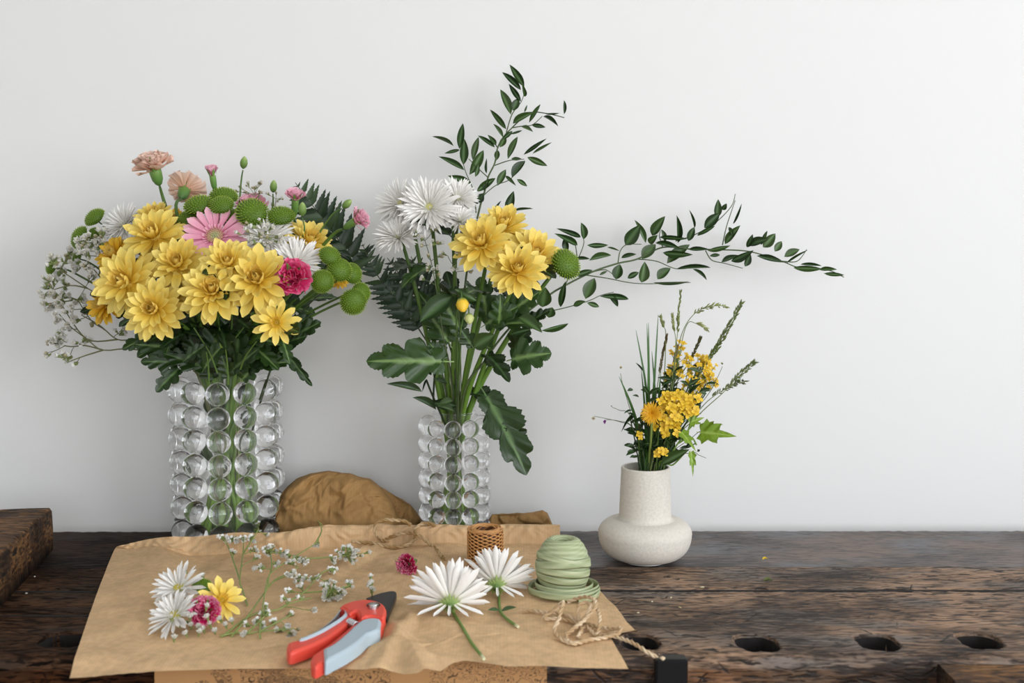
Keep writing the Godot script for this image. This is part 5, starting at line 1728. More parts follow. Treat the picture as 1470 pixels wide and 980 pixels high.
func cord_spool() -> void:
	var c := lay(697, 812)
	var o := thing("cord_spool", "small hollow spool of tan waxed cord wound in a criss-cross net", "spool", c)
	var d := -c.z
	var R := 26.0 * d / F * 1.02
	var H := P(697, 758, d).y - c.y
	var ri := R * 0.62
	var g := Geo.new()
	g.lathe(PackedVector2Array([Vector2(ri, 0), Vector2(R * 0.93, 0), Vector2(R * 0.94, H * 0.5), Vector2(R * 0.93, H * 0.97), Vector2(R * 0.8, H), Vector2(ri, H * 0.97), Vector2(ri, H * 0.5), Vector2(ri, 0)]), 40, func(a, q): return lin("5a3214"))
	part("core", g, M.waxed_cord, o)
	g = Geo.new()
	var n := 12
	for dir in [-1.0, 1.0]:
		for k in n:
			var pts := PackedVector3Array()
			for i in 37:
				var t := i / 36.0
				var a: float = TAU * k / n + dir * t * 5.6
				var r := R * (0.985 if dir > 0 else 0.965) + 0.0002
				if t > 0.94:
					r *= 0.96
				pts.append(Vector3(cos(a) * r, H * (0.015 + 0.965 * t), sin(a) * r))
			g.tube(pts, 0.00085, 5, lin("d39a5c") * rr(0.85, 1.15))
	stuff(part("cord_winding", g, M.waxed_cord, o))
	g = Geo.new()
	for k in 7:
		var r := lerpf(ri * 1.0, R * 0.97, k / 6.0)
		var ring := PackedVector3Array()
		for i in 41:
			var a := TAU * i / 40
			ring.append(Vector3(cos(a) * r * (1.0 + 0.02 * sin(a * 3.0 + k)), H * (0.985 + 0.02 * sin(PI * k / 6.0)) + 0.0008 * sin(a * 5.0 + k * 2.0), sin(a) * r))
		g.tube(ring, 0.0011, 5, lin("d29a5e") * rr(0.85, 1.15))
	for k in 9:     # inside of the hollow
		var pts := PackedVector3Array()
		for i in 30:
			var t := i / 29.0
			var a := TAU * k / 9.0 + t * 5.0
			pts.append(Vector3(cos(a) * ri * 0.99, H * (0.1 + 0.87 * t), sin(a) * ri * 0.99))
		g.tube(pts, 0.0009, 4, lin("b77a42") * rr(0.8, 1.1))
	part("cord_rim", g, M.waxed_cord, o)

func ribbon(path: PackedVector3Array, upv: Callable, w: float, th: float, col: Color, col2: Color) -> Geo:
	var g := Geo.new()
	var n := path.size()
	g.grid(n - 1, 6, func(u, d):
		var i := int(roundf(u * (n - 1)))
		var up: Vector3 = upv.call(i)
		var t := (path[mini(i + 1, n - 1)] - path[maxi(i - 1, 0)]).normalized()
		var out := t.cross(up).normalized()
		var k := int(roundf(d * 6)) % 6
		var a := [Vector2(-1, 0), Vector2(-0.5, 1), Vector2(0.5, 1), Vector2(1, 0), Vector2(0.5, -1), Vector2(-0.5, -1)][k] as Vector2
		return path[i] + up * a.x * w * 0.5 + out * a.y * th, func(u, d): return col.lerp(col2, 0.5 + 0.5 * sin(d * 19.0 + u * 23.0)), false, true)
	return g

func raffia_ball() -> void:
	var c := lay(808, 852)
	var d := -c.z
	var m := d / F
	var o := thing("ribbon_ball", "ball of sage green paper raffia ribbon with loose loops around its foot", "ribbon", c)
	var cl := lin("c0c8a2")
	var cd := lin("93a074")
	# egg-shaped body with a hollow top, wound in shallow folds
	var g := Geo.new()
	var prof := PackedVector2Array([Vector2(0.004, 0.002), Vector2(20 * m, 0.001), Vector2(29 * m, 8 * m), Vector2(35 * m, 22 * m), Vector2(38.5 * m, 38 * m), Vector2(38 * m, 52 * m), Vector2(34 * m, 66 * m), Vector2(27 * m, 77 * m), Vector2(20 * m, 82 * m), Vector2(15 * m, 81 * m), Vector2(12.5 * m, 76 * m), Vector2(11 * m, 62 * m), Vector2(9 * m, 46 * m), Vector2(0.0005, 44 * m)])
	var q := PackedVector2Array()
	for i in prof.size() - 1:
		for k in 4:
			q.append(prof[i].cubic_interpolate(prof[i + 1], prof[maxi(i - 1, 0)], prof[mini(i + 2, prof.size() - 1)], k / 4.0))
	q.append(prof[-1])
	g.lathe(q, 90, func(a, t): return cl.lerp(cd, 0.5 + 0.5 * sin(t * 130.0 + sin(a * TAU) * 8.0)), func(a, h): return 1.0 + 0.012 * sin(a * TAU * 2.0 + h * 900.0) + 0.008 * sin(a * TAU * 5.0 - h * 1500.0))
	part("wound_body", g, M.raffia, o)
	# bands laid round the body at different tilts
	for b in [[46, 0.20, 0.3, 13, 1.0], [36, -0.16, 2.4, 12, 0.99], [28, 0.10, 4.6, 12, 0.985], [20, -0.07, 1.2, 11, 0.97], [52, 0.24, 5.4, 10, 0.99], [13, 0.05, 0.0, 10, 0.96]]:
		var path := PackedVector3Array()
		for i in 61:
			var a := TAU * i / 60.0
			var h: float = (b[0] + 38.0 * b[1] * sin(a + b[2])) * m
			var r := 0.0
			for k in q.size() / 2 + 6:
				if q[k].y <= h and q[k + 1].y >= h:
					r = maxf(r, lerpf(q[k].x, q[k + 1].x, (h - q[k].y) / maxf(q[k + 1].y - q[k].y, 1e-6)))
			path.append(Vector3(cos(a) * (r + 0.0011 * b[4]), h, sin(a) * (r + 0.0011 * b[4])))
		part("band", ribbon(path, func(i):
			var p := path[i]
			var s := (0.55 * (p.y - 40 * m) / (40 * m))
			return Vector3(-p.x * s / (38 * m), 1.0, -p.z * s / (38 * m)).normalized(), b[3] * m, 0.0006, cl * rr(0.9, 1.1), cd), M.raffia, o)
	# loops at the foot, standing on edge
	for b in [[52, 20, 0.0, 0.0, 11], [49, 18, 0.25, 0.002, 10], [44, 19, -0.2, 0.0055, 10]]:
		var path := PackedVector3Array()
		for i in 73:
			var a := TAU * i / 72.0
			var rx: float = (b[0] + 2.0 * sin(a * 2.0 + b[2] * 9.0)) * m
			path.append(Vector3(cos(a) * rx + 1.5 * m, b[3] + (b[4] * 0.5 + 1.5 + 1.2 * sin(a + b[2] * 5.0)) * m, sin(a) * rx * 0.86 + 0.002))
		part("loop", ribbon(path, func(i): return Vector3(0, 1, 0), b[4] * m, 0.0006, cl * rr(0.95, 1.1), cd), M.raffia, o)
	# the free end sweeps forward to the right
	var fr := PackedVector3Array()
	for p in smooth(PackedVector3Array([Vector3(53 * m, 6 * m, 0.0), Vector3(50 * m, 6 * m, 0.02), Vector3(38 * m, 5 * m, 0.035), Vector3(20 * m, 5 * m, 0.043)]), 8):
		fr.append(p)
	part("loop", ribbon(fr, func(i): return Vector3(0, 1, 0.2).normalized(), 10 * m, 0.0006, cl, cd), M.raffia, o)

func back_view_flower(px: float, py: float, R: float, n: Vector3, stem_pts: Array, leaves: Array, label: String) -> void:
	var h := lay(px, py, 0.014)
	var o := thing("cut_chrysanthemum", label, "chrysanthemum", h, "cut white chrysanthemums face down on the paper")
	var g := Geo.new()
	var b := frame(n)
	# calyx of narrow green bracts on the back of the head
	g.lathe(PackedVector2Array([Vector2(0.002, -0.008), Vector2(0.0045, -0.006), Vector2(0.0062, -0.001), Vector2(0.004, 0.002), Vector2(0.0003, 0.002)]), 12, func(a, q): return ramp([[0.0, lin("4c6a2e")], [0.6, lin("6d8a40")], [1.0, lin("a9b878")]], q))
	for k in 16:
		var bb := Basis(Vector3.UP, TAU * k / 16)
		g.add(blade(3, 2, 0.7, 0.2, 0.3, lance(0.16), func(u, s): return lin("66883c").lerp(lin("a9bb78"), u)), Transform3D(bb * Basis.from_scale(Vector3.ONE * rr(0.010, 0.014)), bb * Vector3(0.004, -0.006, 0)))
	var fh := part("flower_head", g, M.green, o, Transform3D(b, Vector3.ZERO))
	# petals open away from the viewer; those that would meet the bench are spread flat instead
	for q in [[24, 1.0, 0.22], [22, 0.96, 0.45], [18, 0.88, 0.7]]:
		for k in q[0]:
			var az: float = TAU * (k + rr(-0.3, 0.3)) / q[0]
			var bs := Basis(Vector3.UP, az) * Basis(Vector3.BACK, q[2] + rr(-0.16, 0.16))
			var l: float = R * q[1] * rr(0.88, 1.1)
			var w := b * bs * Vector3(l, 0, 0)
			var lim := -0.011
			if w.y < lim:
				var fx := Vector3(w.x, lim * rr(0.4, 1.0), w.z).normalized() * l
				if absf(fx.x) < l * 0.35 and k % 3 > 0:
					continue
				part("petal", S.white_wide[rng.randi() % 4], M.white_petal, fh, Transform3D(b.inverse() * span(Vector3.ZERO, fx, Vector3.UP, l).basis, b.inverse() * (fx * 0.08)))
				continue
			part("petal", S.white_wide[rng.randi() % 4], M.white_petal, fh, Transform3D(bs * Basis(Vector3.RIGHT, rr(-0.2, 0.2)) * Basis.from_scale(Vector3.ONE * l), bs * Vector3(0.004, 0, 0)))
	for k in 5:      # a few petals hang down towards the front
		var az := lerpf(-1.1, 1.1, k / 4.0) + rr(-0.12, 0.12)
		var fx := Vector3(sin(az) * R * 0.75, -0.010, absf(cos(az)) * R * 0.42 + 0.004)
		part("petal", S.white_wide[k % 4], M.white_petal, fh, Transform3D(b.inverse() * span(Vector3.ZERO, fx, Vector3(0, 1, 0.4), fx.length()).basis, b.inverse() * Vector3(fx.x * 0.15, 0.001, 0.003)))
	var sp := PackedVector3Array([-n * 0.006])
	for i in stem_pts.size():
		sp.append(lay(stem_pts[i][0], stem_pts[i][1], 0.0018) - o.position)
	var s := smooth(sp, 6)
	g = Geo.new()
	var cols := []
	for i in s.size():
		cols.append(lin("6f8d42") if i < s.size() - 2 else lin("d9d8b0"))
	g.tube(s, 0.0017, 7, cols)
	part("stem", g, M.green, o)
	for l in leaves:
		part("leaf", S.leaf[4], M.leaf, o, span(lay(l[0], l[1], 0.002) - o.position, lay(l[2], l[3], l[5]) - o.position, Vector3(0, 1, 0.3), l[4] * 1.25 / F))

func blossom_at(px: float, py: float, h: float, size: float, label: String) -> void:
	var o := part("gypsophila_blossom", S.blossom[rng.randi() % 3], M.white_petal, self, Transform3D(frame(Vector3(rr(-0.4, 0.4), 1, rr(0, 0.6)), rr(0, 6)) * Basis.from_scale(Vector3.ONE * size), lay(px, py, h + size * 0.9)))
	o.name = numbered("gypsophila_blossom")
	tag(o, label, "blossom", "loose gypsophila blossoms on the paper")

func posy() -> void:
	# a row of short heads pressed together on the sheet
	var gw := "white chrysanthemums of the small posy"
	for q in [[256, 846, 44, facing(-0.3, 0.72), 0.024, "white chrysanthemum of the small posy, upper one with pale yellow centre"], [250, 884, 45, facing(-0.35, 0.78), 0.016, "white chrysanthemum of the small posy, lower one nearer the paper's front"]]:
		var h := lay(q[0], q[1], q[4])
		var o := thing("cut_chrysanthemum", q[5], "chrysanthemum", Vector3(h.x, h.y - q[4], h.z), gw)
		var R: float = q[2] * -h.z / F
		var g := Geo.new()
		g.lathe(PackedVector2Array([Vector2(0.003, -0.010), Vector2(0.008, -0.004), Vector2(0.008, 0.001), Vector2(0.004, 0.004), Vector2(0.0002, 0.0046)]), 12, func(a, t): return ramp([[0.0, lin("5d7c38")], [0.5, lin("c4bf55")], [1.0, lin("e2cf4e")]], t))
		var fh := part("flower_head", g, M.petal, o, Transform3D(frame(q[3]), Vector3(0, q[4], 0)))
		petals(fh, "petal", [[20, 0.92, 0.0, 0.12, S.white_wide, 0.06, 0.0], [18, 0.84, 0.22, 0.12, S.white_wide, 0.05, 0.01], [15, 0.66, 0.5, 0.12, S.white_wide, 0.04, 0.02], [10, 0.36, 0.9, 0.15, S.white_wide, 0.04, 0.03]], R, M.white_petal)
		g = Geo.new()
		g.tube(PackedVector3Array([Vector3(0, q[4], 0) - q[3] * 0.008, Vector3(0.012, 0.004, -0.012), Vector3(0.02, 0.003, -0.016)]), 0.0016, 6, lin("62803c"))
		part("stem", g, M.green, o)
	var h := lay(290, 841, 0.016)
	var o := thing("cut_button_chrysanthemum", "bright green button chrysanthemum head in the small posy on the paper", "chrysanthemum", Vector3(h.x, h.y - 0.016, h.z))
	part("flower_head", S.button[0], M.green_floret, o, Transform3D(frame(Vector3(0.1, 0.9, 0.4)) * Basis.from_scale(Vector3.ONE * 14.5 * -h.z / F), Vector3(0, 0.014, 0)))
	h = lay(293, 876, 0.02)
	o = thing("cut_carnation", "hot pink carnation head in the small posy, between white and yellow flowers", "carnation", Vector3(h.x, h.y - 0.02, h.z))
	carnation_head(o, Transform3D(frame(facing(0.1, 0.65)), Vector3(0, 0.018, 0)), 23 * -h.z / F, "streak", 1.8, 0.7)
	h = lay(318, 862, 0.022)
	o = thing("cut_yellow_chrysanthemum", "yellow chrysanthemum at the right of the small posy on the paper", "chrysanthemum", Vector3(h.x, h.y - 0.022, h.z))
	yellow_head(o, Transform3D(frame(facing(0.45, 0.55)), Vector3(0, 0.022, 0)), 36 * -h.z / F, false, true)
	for q in [[460, 655, "on the lower white flower of the posy"], [540, 720, "below the lower white flower of the posy"], [610, 815, "in the front row of the posy, second from left"], [490, 860, "farthest front left of the posy, lying alone"], [650, 650, "at the left rim of the pink carnation"], [660, 735, "under the left of the pink carnation"], [740, 745, "largest, under the middle of the pink carnation"], [742, 805, "in the front row, below the pink carnation"], [785, 770, "under the right of the pink carnation"], [815, 545, "on top of the pink carnation's middle"], [825, 650, "on the lower part of the pink carnation"], [850, 720, "right below the pink carnation"], [900, 790, "front right of the posy"], [955, 670, "between pink carnation and yellow flower"], [1010, 730, "below the yellow flower of the posy"], [1070, 690, "at the right below the yellow flower"], [780, 235, "above the green button of the posy"], [605, 185, "behind the upper white flower"], [830, 430, "between green button and yellow flower"]]:
		blossom_at(180.0 + q[0] / 7.0, 790.0 + q[1] / 7.0 + 4.0, 0.004 if q[1] > 700 else (0.03 if q[0] > 790 and q[1] < 660 and q[1] > 500 else 0.016), 0.0052, "tiny white gypsophila blossom " + q[2])
	# pink carnation head alone
	h = lay(586, 814, 0.011)
	o = thing("cut_carnation", "small crimson carnation head lying alone behind the white flowers", "carnation", Vector3(h.x, h.y - 0.011, h.z))
	carnation_head(o, Transform3D(frame(Vector3(-0.45, 0.05, 0.85)), Vector3(0, 0.010, 0)), 16.5 * -h.z / F, "streak", 1.5, 1.25)

func paper_gypsophila() -> void:
	var cr := [300.0, 740.0, 5.446]
	var at := func(x, y, h): return lay(cr[0] + x / cr[2], cr[1] + y / cr[2] + h * 700.0 * 0.0, h)
	var up := func(pts, h0, h1):
		var q := PackedVector3Array()
		for i in pts.size():
			var h := lerpf(h0, h1, float(i) / (pts.size() - 1))
			var w := T(cr[0] + pts[i][0] / cr[2], cr[1] + pts[i][1] / cr[2], h)
			w.y = maxf(w.y, TB + paper_y(w.x, w.z) + 0.002)
			q.append(w)
		return q
	var cl := func(c, h):
		var out := []
		for k in c:
			var w := T(cr[0] + k[0] / cr[2], cr[1] + k[1] / cr[2], h)
			out.append([w, k[2] / cr[2] * 1.28 / F, k[3]])
		return out
	var gr := "cut gypsophila sprigs on the paper"
	for s in [
		[[[[[180, 960], [300, 790], [400, 650], [460, 560], [480, 450], [640, 340], [830, 220]], 0.003, 0.030], [[[460, 560], [520, 500], [620, 450], [700, 400]], 0.012, 0.022], [[[400, 980], [400, 870], [430, 640], [460, 480]], 0.003, 0.020], [[[480, 450], [490, 380], [480, 290]], 0.020, 0.026], [[[640, 340], [850, 330], [1000, 320]], 0.024, 0.026], [[[830, 220], [880, 120], [860, 50]], 0.03, 0.04]],
			[[480, 270, 62, 22], [400, 400, 42, 7], [520, 370, 20, 3], [640, 380, 40, 6], [730, 350, 40, 7], [640, 460, 42, 8], [1090, 300, 115, 30], [860, 50, 20, 3], [910, 120, 30, 3], [850, 220, 22, 3], [1240, 290, 10, 1], [690, 325, 20, 2], [580, 290, 40, 6], [960, 340, 40, 5], [610, 310, 30, 4]], 0.024, "tallest cut gypsophila sprig on the paper, with a bright green forked stem"],
		[[[[[110, 960], [330, 780], [550, 730], [640, 660], [740, 600], [880, 450], [960, 420]], 0.003, 0.022], [[[740, 600], [900, 590], [1090, 550]], 0.012, 0.016], [[[550, 730], [620, 690], [800, 640]], 0.008, 0.012]],
			[[720, 495, 50, 9], [820, 490, 42, 6], [960, 430, 32, 6], [960, 590, 105, 28], [1090, 545, 42, 7], [575, 640, 22, 2], [610, 675, 20, 2], [730, 640, 20, 2], [630, 590, 28, 4], [800, 740, 15, 2], [920, 520, 25, 2], [720, 560, 25, 3]], 0.014, "cut gypsophila sprig whose head lies just behind the secateurs"],
		[[[[[300, 720], [262, 580], [240, 500], [265, 300], [272, 180]], 0.003, 0.03], [[[240, 500], [200, 380], [150, 240], [120, 190]], 0.012, 0.03], [[[265, 300], [330, 200], [390, 100]], 0.02, 0.036]],
			[[105, 175, 32, 7], [200, 185, 36, 8], [270, 180, 28, 7], [340, 180, 28, 6], [390, 70, 22, 4], [345, 270, 32, 5], [445, 150, 20, 2], [190, 290, 20, 2], [360, 40, 15, 1], [310, 80, 15, 1], [370, 330, 20, 2]], 0.028, "cut gypsophila sprig at the left, its blossoms in front of the large vase"],
		[[[[[90, 960], [200, 925], [300, 920], [400, 905], [560, 890]], 0.003, 0.008], [[[300, 920], [370, 850], [430, 790]], 0.005, 0.012], [[[400, 905], [520, 840], [630, 780]], 0.005, 0.012]],
			[[440, 770, 30, 4], [370, 830, 25, 3], [290, 850, 20, 2], [420, 870, 32, 5], [510, 830, 22, 2], [630, 775, 32, 6], [560, 890, 32, 5], [610, 870, 32, 5], [650, 920, 32, 5], [280, 935, 25, 3], [440, 720, 25, 2], [700, 880, 10, 1]], 0.006, "lowest cut gypsophila sprig, nearest to the red handles"]]:
		var ss := []
		for l in s[0]:
			ss.append(up.call(l[0], l[1], l[2]))
		var o := thing("gypsophila_sprig", s[3], "gypsophila", ss[0][0], gr)
		sprig(o, ss, cl.call(s[1], s[2]), 0.0052, 0.15, "8fa05a", Vector3(1, 0.6, 1), 0.0009, TB + 0.004)
	var o := thing("gypsophila_sprig", "short gypsophila twig standing behind the secateurs' pivot", "gypsophila", lay(534, 858), gr)
	sprig(o, [PackedVector3Array([o.position, lay(534, 852, 0.012), lay(535, 846, 0.022)])], cl.call([[1270, 490, 12, 1], [1270, 540, 22, 4], [1262, 590, 20, 3]], 0.016), 0.0052, 0.1, "8fa05a", Vector3.ONE, 0.0006)

func debris() -> void:
	var g: Geo
	var n := 0
	for q in [[1099, 804, 7, "e3c02a", "yellow petal scrap lying on the back plank", 0.3], [1103, 835, 9, "5f6d33", "withered green leaf scrap lying on the middle plank", 0.1], [1008, 844, 6, "e0d9b0", "pale straw crumb lying on the plank seam", 0.1], [963, 859, 4, "ded8b4", "curled pale crumb on the front plank, left of the darker one", 1.2], [976, 873, 5, "cfc08a", "short straw bit on the front plank", -0.8], [916, 881, 4, "cfc9a8", "straw bit nearest the paper's right corner", 0.2], [936, 865, 2, "d8d3b8", "tiniest pale crumb on the front plank", 0.4], [50, 829, 2, "d9d4cc", "white crumb on the left of the middle plank", 0.4], [38, 853, 3, "d2cdc4", "white crumb on the left below the seam", 0.4]]:
		var p := T(q[0], q[1])
		p.y += 0.0012
		g = Geo.new()
		var l: float = q[2] * 1.35 / F
		var k := lin(q[3])
		if q[2] > 6:
			g.add(blade(6, 4, 0.35, -0.4, 0.6, lance(0.32), func(u, s): return k), Transform3D(Basis.from_scale(Vector3.ONE * l * 1.6), Vector3(-l * 0.8, 0.0, 0)))
			g.add(blade(5, 2, 0.5, 0.1, 0.6, lance(0.25), func(u, s): return k * 0.8), Transform3D(Basis(Vector3.UP, 0.7) * Basis.from_scale(Vector3.ONE * l * 1.2), Vector3(-l * 0.4, 0.0, 0)))
		else:
			g.tube(smooth(PackedVector3Array([Vector3(-l / 2, 0, 0), Vector3(0, 0.0006, l * 0.15), Vector3(l / 2, 0, 0)]), 4), PackedFloat32Array([0.0003, 0.0006, 0.0007, 0.0008, 0.0008, 0.0007, 0.0006, 0.0005, 0.0003]), 5, k)
		var o := part("plant_scrap", g, M.crumb, self, Transform3D(Basis(Vector3.UP, q[5]), p))
		o.name = numbered("plant_scrap")
		tag(o, q[4], "scrap")
# ---------------------------------------------------------------- wild flowers in the stoneware vase
func wild() -> void:
	var cr := [840.0, 410.0, 3.5]
	var d: float = -vc.c.z
	var at := func(x, y, off): return P(cr[0] + x / cr[2], cr[1] + y / cr[2], d - off)
	var base := func():
		var a := rr(0, TAU)
		return Vector3(vc.c.x + cos(a) * vc.r * 0.55, vc.floor + 0.002, vc.c.z + sin(a) * vc.r * 0.55)
	var mouth := func(x):
		return Vector3(vc.c.x + clampf((x - 310.0) / 130.0, -1, 1) * vc.r * 0.8, vc.y, vc.c.z + rr(-0.6, 0.6) * vc.r)
	var px: float = d / F / 3.5
	# grass blades
	for q in [[330, 880, 318, 560, 318, 185, 24, "tallest upright grass blade in the stoneware vase"], [340, 880, 345, 500, 367, 145, 18, "grass blade beside the tallest, tip leaning right"], [315, 880, 320, 600, 310, 190, 18, "grass blade at the left of the upright tuft"], [310, 880, 310, 560, 255, 222, 20, "grass blade bending to the left"], [305, 880, 300, 640, 282, 420, 18, "short grass blade behind the bending one"], [290, 890, 250, 660, 170, 455, 24, "grass blade leaning far left below the cream flower"], [350, 880, 350, 600, 335, 330, 20, "middle grass blade of the upright tuft"], [345, 880, 360, 650, 380, 430, 22, "short broad grass blade right of the tuft"]]:
		var b: Vector3 = base.call()
		var o := thing("grass_tuft", q[7], "grass", b, "grass blades in the stoneware vase")
		var pts := smooth(PackedVector3Array([b, mouth.call(q[0]), at.call(q[2], q[3], 0.0), at.call(q[4], q[5], rr(-0.02, 0.02))]), 8)
		var g := Geo.new()
		var n := pts.size()
		g.grid(n - 1, 2, func(u, v):
			var i := int(roundf(u * (n - 1)))
			var t := (pts[mini(i + 1, n - 1)] - pts[maxi(i - 1, 0)]).normalized()
			var side := t.cross(Vector3(0.25, 0, 1)).normalized()
			var w: float = q[6] * px * 0.5 * (1.0 - pow(u, 2.5)) + 0.0002
			var s: float = v * 2.0 - 1.0
			return pts[i] - b + side * s * w + side.cross(t) * absf(s) * w * 0.4, func(u, v): return lin("4f7a33").lerp(lin("3c6428"), u))
		part("blade", g, M.leaf, o)
	# seed heads: stem, then spikelets along the end
	for q in [
		[[[330, 880], [420, 560], [462, 260], [468, 160], [480, 30]], 0.62, 9, 34, 0.25, "6f7a3c", "thin grass with a narrow upright seed head, tallest of the wild bunch"],
		[[[340, 880], [430, 520], [480, 260], [545, 145], [630, 105], [708, 102]], 0.66, 14, 34, 0.45, "8a9350", "grass with a seed head that arches over to the right"],
		[[[345, 880], [440, 500], [505, 210], [560, 190], [612, 215]], 0.78, 9, 26, 0.4, "9aa066", "fine grass with a small drooping seed head under the arching one"],
		[[[370, 880], [540, 520], [620, 375], [690, 260], [782, 92]], 0.60, 26, 170, 0.35, "64743a", "thick feathery grass seed head leaning up to the right"],
		[[[360, 880], [480, 560], [520, 410], [545, 340], [577, 268]], 0.68, 15, 60, 0.25, "4e4a26", "dark plump grass seed head in front of the yellow florets"],
		[[[380, 880], [560, 660], [690, 540], [770, 455], [846, 388]], 0.62, 18, 90, 0.45, "63723c", "lower feathery grass head pointing right"],
		[[[340, 880], [350, 620], [370, 460], [390, 350], [410, 255]], 0.62, 14, 70, 0.22, "5a4a2a", "brown narrow grass spike left of the yellow florets"],
		[[[345, 880], [400, 580], [430, 450], [448, 380], [462, 310]], 0.66, 11, 50, 0.22, "6b5a30", "second brown grass spike, right of the first"],
		[[[340, 880], [390, 520], [405, 260], [396, 205], [380, 160]], 0.74, 9, 26, 0.35, "7a8448", "thin grass whose seed head bends left at the top"],
		[[[350, 880], [430, 560], [455, 300], [445, 215], [438, 150]], 0.72, 8, 22, 0.3, "8a9154", "hair-thin grass between the two upright seed heads"],
		[[[380, 880], [560, 640], [640, 560], [740, 500], [800, 480]], 0.60, 8, 40, 0.7, "5f7038", "loose wispy grass below the lower feathery head"]]:
		var b: Vector3 = base.call()
		var o := thing("grass_seed_head", q[6], "grass", b, "seeding grasses in the stoneware vase")
		var raw := PackedVector3Array([b, mouth.call(q[0][0][0])])
		for i in range(1, q[0].size()):
			raw.append(at.call(q[0][i][0], q[0][i][1], rr(-0.008, 0.008)))
		var pts := smooth(raw, 9)
		var l := PackedVector3Array()
		for p in pts:
			l.append(p - b)
		var g := Geo.new()
		g.tube(l, taper(l.size(), 0.0009, 0.0003), 5, lin("77864a"))
		part("stem", g, M.green, o)
		g = Geo.new()
		var n := l.size()
		var i0 := int(n * q[1])
		var kern := Geo.new()
		kern.lathe(PackedVector2Array([Vector2(0.02, 0), Vector2(0.17, 0.25), Vector2(0.2, 0.5), Vector2(0.1, 0.85), Vector2(0.01, 1.05)]), 5)
		for k in q[3]:
			var u: float = float(k) / q[3]
			var f := lerpf(i0, n - 1.001, u)
			var i := int(f)
			var p := l[i].lerp(l[i + 1], f - i)
			var t := (l[i + 1] - l[i]).normalized()
			var sd := t.cross(Vector3(rr(-1, 1), rr(-1, 1), rr(-1, 1))).normalized()
			var reach: float = q[2] * px * (0.35 + 0.65 * sin(PI * clampf(0.25 + u * 0.75, 0, 1))) * rr(0.4, 1.1)
			var tip: Vector3 = p + (t * (1.0 - q[4]) + sd * q[4]) * reach
			if q[3] < 60:
				g.tube(PackedVector3Array([p, tip]), 0.00018, 3, lin("8a9154"), false)
			g.add(kern, Transform3D(frame((t + sd * q[4] * 1.2).normalized(), rr(0, 6)) * Basis.from_scale(Vector3(0.0042, 0.0052, 0.0042) * rr(0.8, 1.25)), tip), lin(q[5]) * rr(0.75, 1.3))
		stuff(part("seeds", g, M.green, o))
	# yellow flower clusters
	for q in [[[[470, 320, 40, 10], [480, 400, 60, 22], [560, 420, 60, 26], [610, 440, 55, 22], [540, 490, 60, 18], [450, 440, 45, 14], [600, 390, 40, 12], [630, 480, 35, 12]], 0.0042, -0.008, "upper cloud of small yellow florets among the grass heads"],
		[[[440, 545, 24, 4], [485, 575, 45, 9], [530, 610, 45, 10], [440, 620, 45, 9], [385, 560, 28, 5], [500, 620, 40, 8], [440, 715, 36, 7], [370, 680, 40, 5], [455, 660, 40, 6]], 0.0072, 0.03, "front cluster of round golden yellow florets above the vase mouth"],
		[[[380, 830, 22, 5]], 0.0056, 0.032, "lone yellow floret group just above the rim of the stoneware vase"],
		[[[270, 762, 14, 2]], 0.005, 0.02, "single yellow floret at the left, low in the wild bunch"]]:
		var b: Vector3 = base.call()
		var o := thing("yellow_floret_stem", q[3], "flowers", b, "yellow floret stems in the stoneware vase")
		var g := Geo.new()
		for c in q[0]:
			var cp: Vector3 = at.call(c[0], c[1], q[2]) - b
			var mo: Vector3 = mouth.call(c[0]) - b
			var pts := smooth(PackedVector3Array([Vector3.ZERO, mo, mo.lerp(cp, 0.6) + Vector3(0, 0, -0.006), cp + Vector3(0, -0.004, -0.004)]), 5)
			g.tube(pts, 0.0007, 5, lin("5b7a30"))
			for k in c[3]:
				var p: Vector3 = cp + Vector3(rr(-1, 1), rr(-1, 1), rr(-1, 1)) * c[2] * px * Vector3(1, 1, 0.8)
				g.tube(PackedVector3Array([pts[-3], p]), 0.0003, 3, lin("6f8a38"), false)
				var sz: float = q[1] * rr(0.8, 1.2)
				part("floret", S.floret, M.petal, o, Transform3D(frame((p - pts[-3]).normalized() + Vector3(rr(-0.5, 0.5), 0.3, 0.9), rr(0, 6)) * Basis.from_scale(Vector3.ONE * sz), p))
		part("stems", g, M.green, o)
	# dandelion with a fringe of fine rays
	var b: Vector3 = base.call()
	var o := thing("dandelion", "orange yellow dandelion with fringed rays at the left of the golden cluster", "dandelion", b)
	var hp: Vector3 = at.call(335, 640, 0.03)
	var g := Geo.new()
	g.tube(smooth(PackedVector3Array([Vector3.ZERO, mouth.call(330) - b, hp - b + Vector3(0, -0.03, -0.004), hp - b]), 6), 0.0016, 6, lin("7d8f45"))
	part("stem", g, M.green, o)
	g = Geo.new()
	for ring in [[34, 1.0, 0.0], [32, 0.92, 0.25], [28, 0.8, 0.5], [22, 0.62, 0.8], [14, 0.45, 1.1]]:
		for k in ring[0]:
			var bs := Basis(Vector3.UP, TAU * (k + rr(-0.3, 0.3)) / ring[0]) * Basis(Vector3.BACK, ring[2] + rr(-0.15, 0.15))
			g.add(blade(4, 1, 0.1, -0.1, 0.2, spoon(0.055, 0.7, 0.9), func(u, s): return lin("e09a12").lerp(lin("f9c62e"), u)), Transform3D(bs * Basis.from_scale(Vector3.ONE * 62 * px * ring[1] * rr(0.85, 1.1)), Vector3.ZERO))
	stuff(part("ray_florets", g, M.petal, o, Transform3D(frame(facing(-0.25, 0.25)), hp - b)))
	# leaves: lime lobed ones on the right, dark ones at the mouth
	o = thing("lime_leaf_sprig", "lime green sprig with large pointed lobed leaves hanging out at the right", "leaves", base.call())
	b = o.position
	g = Geo.new()
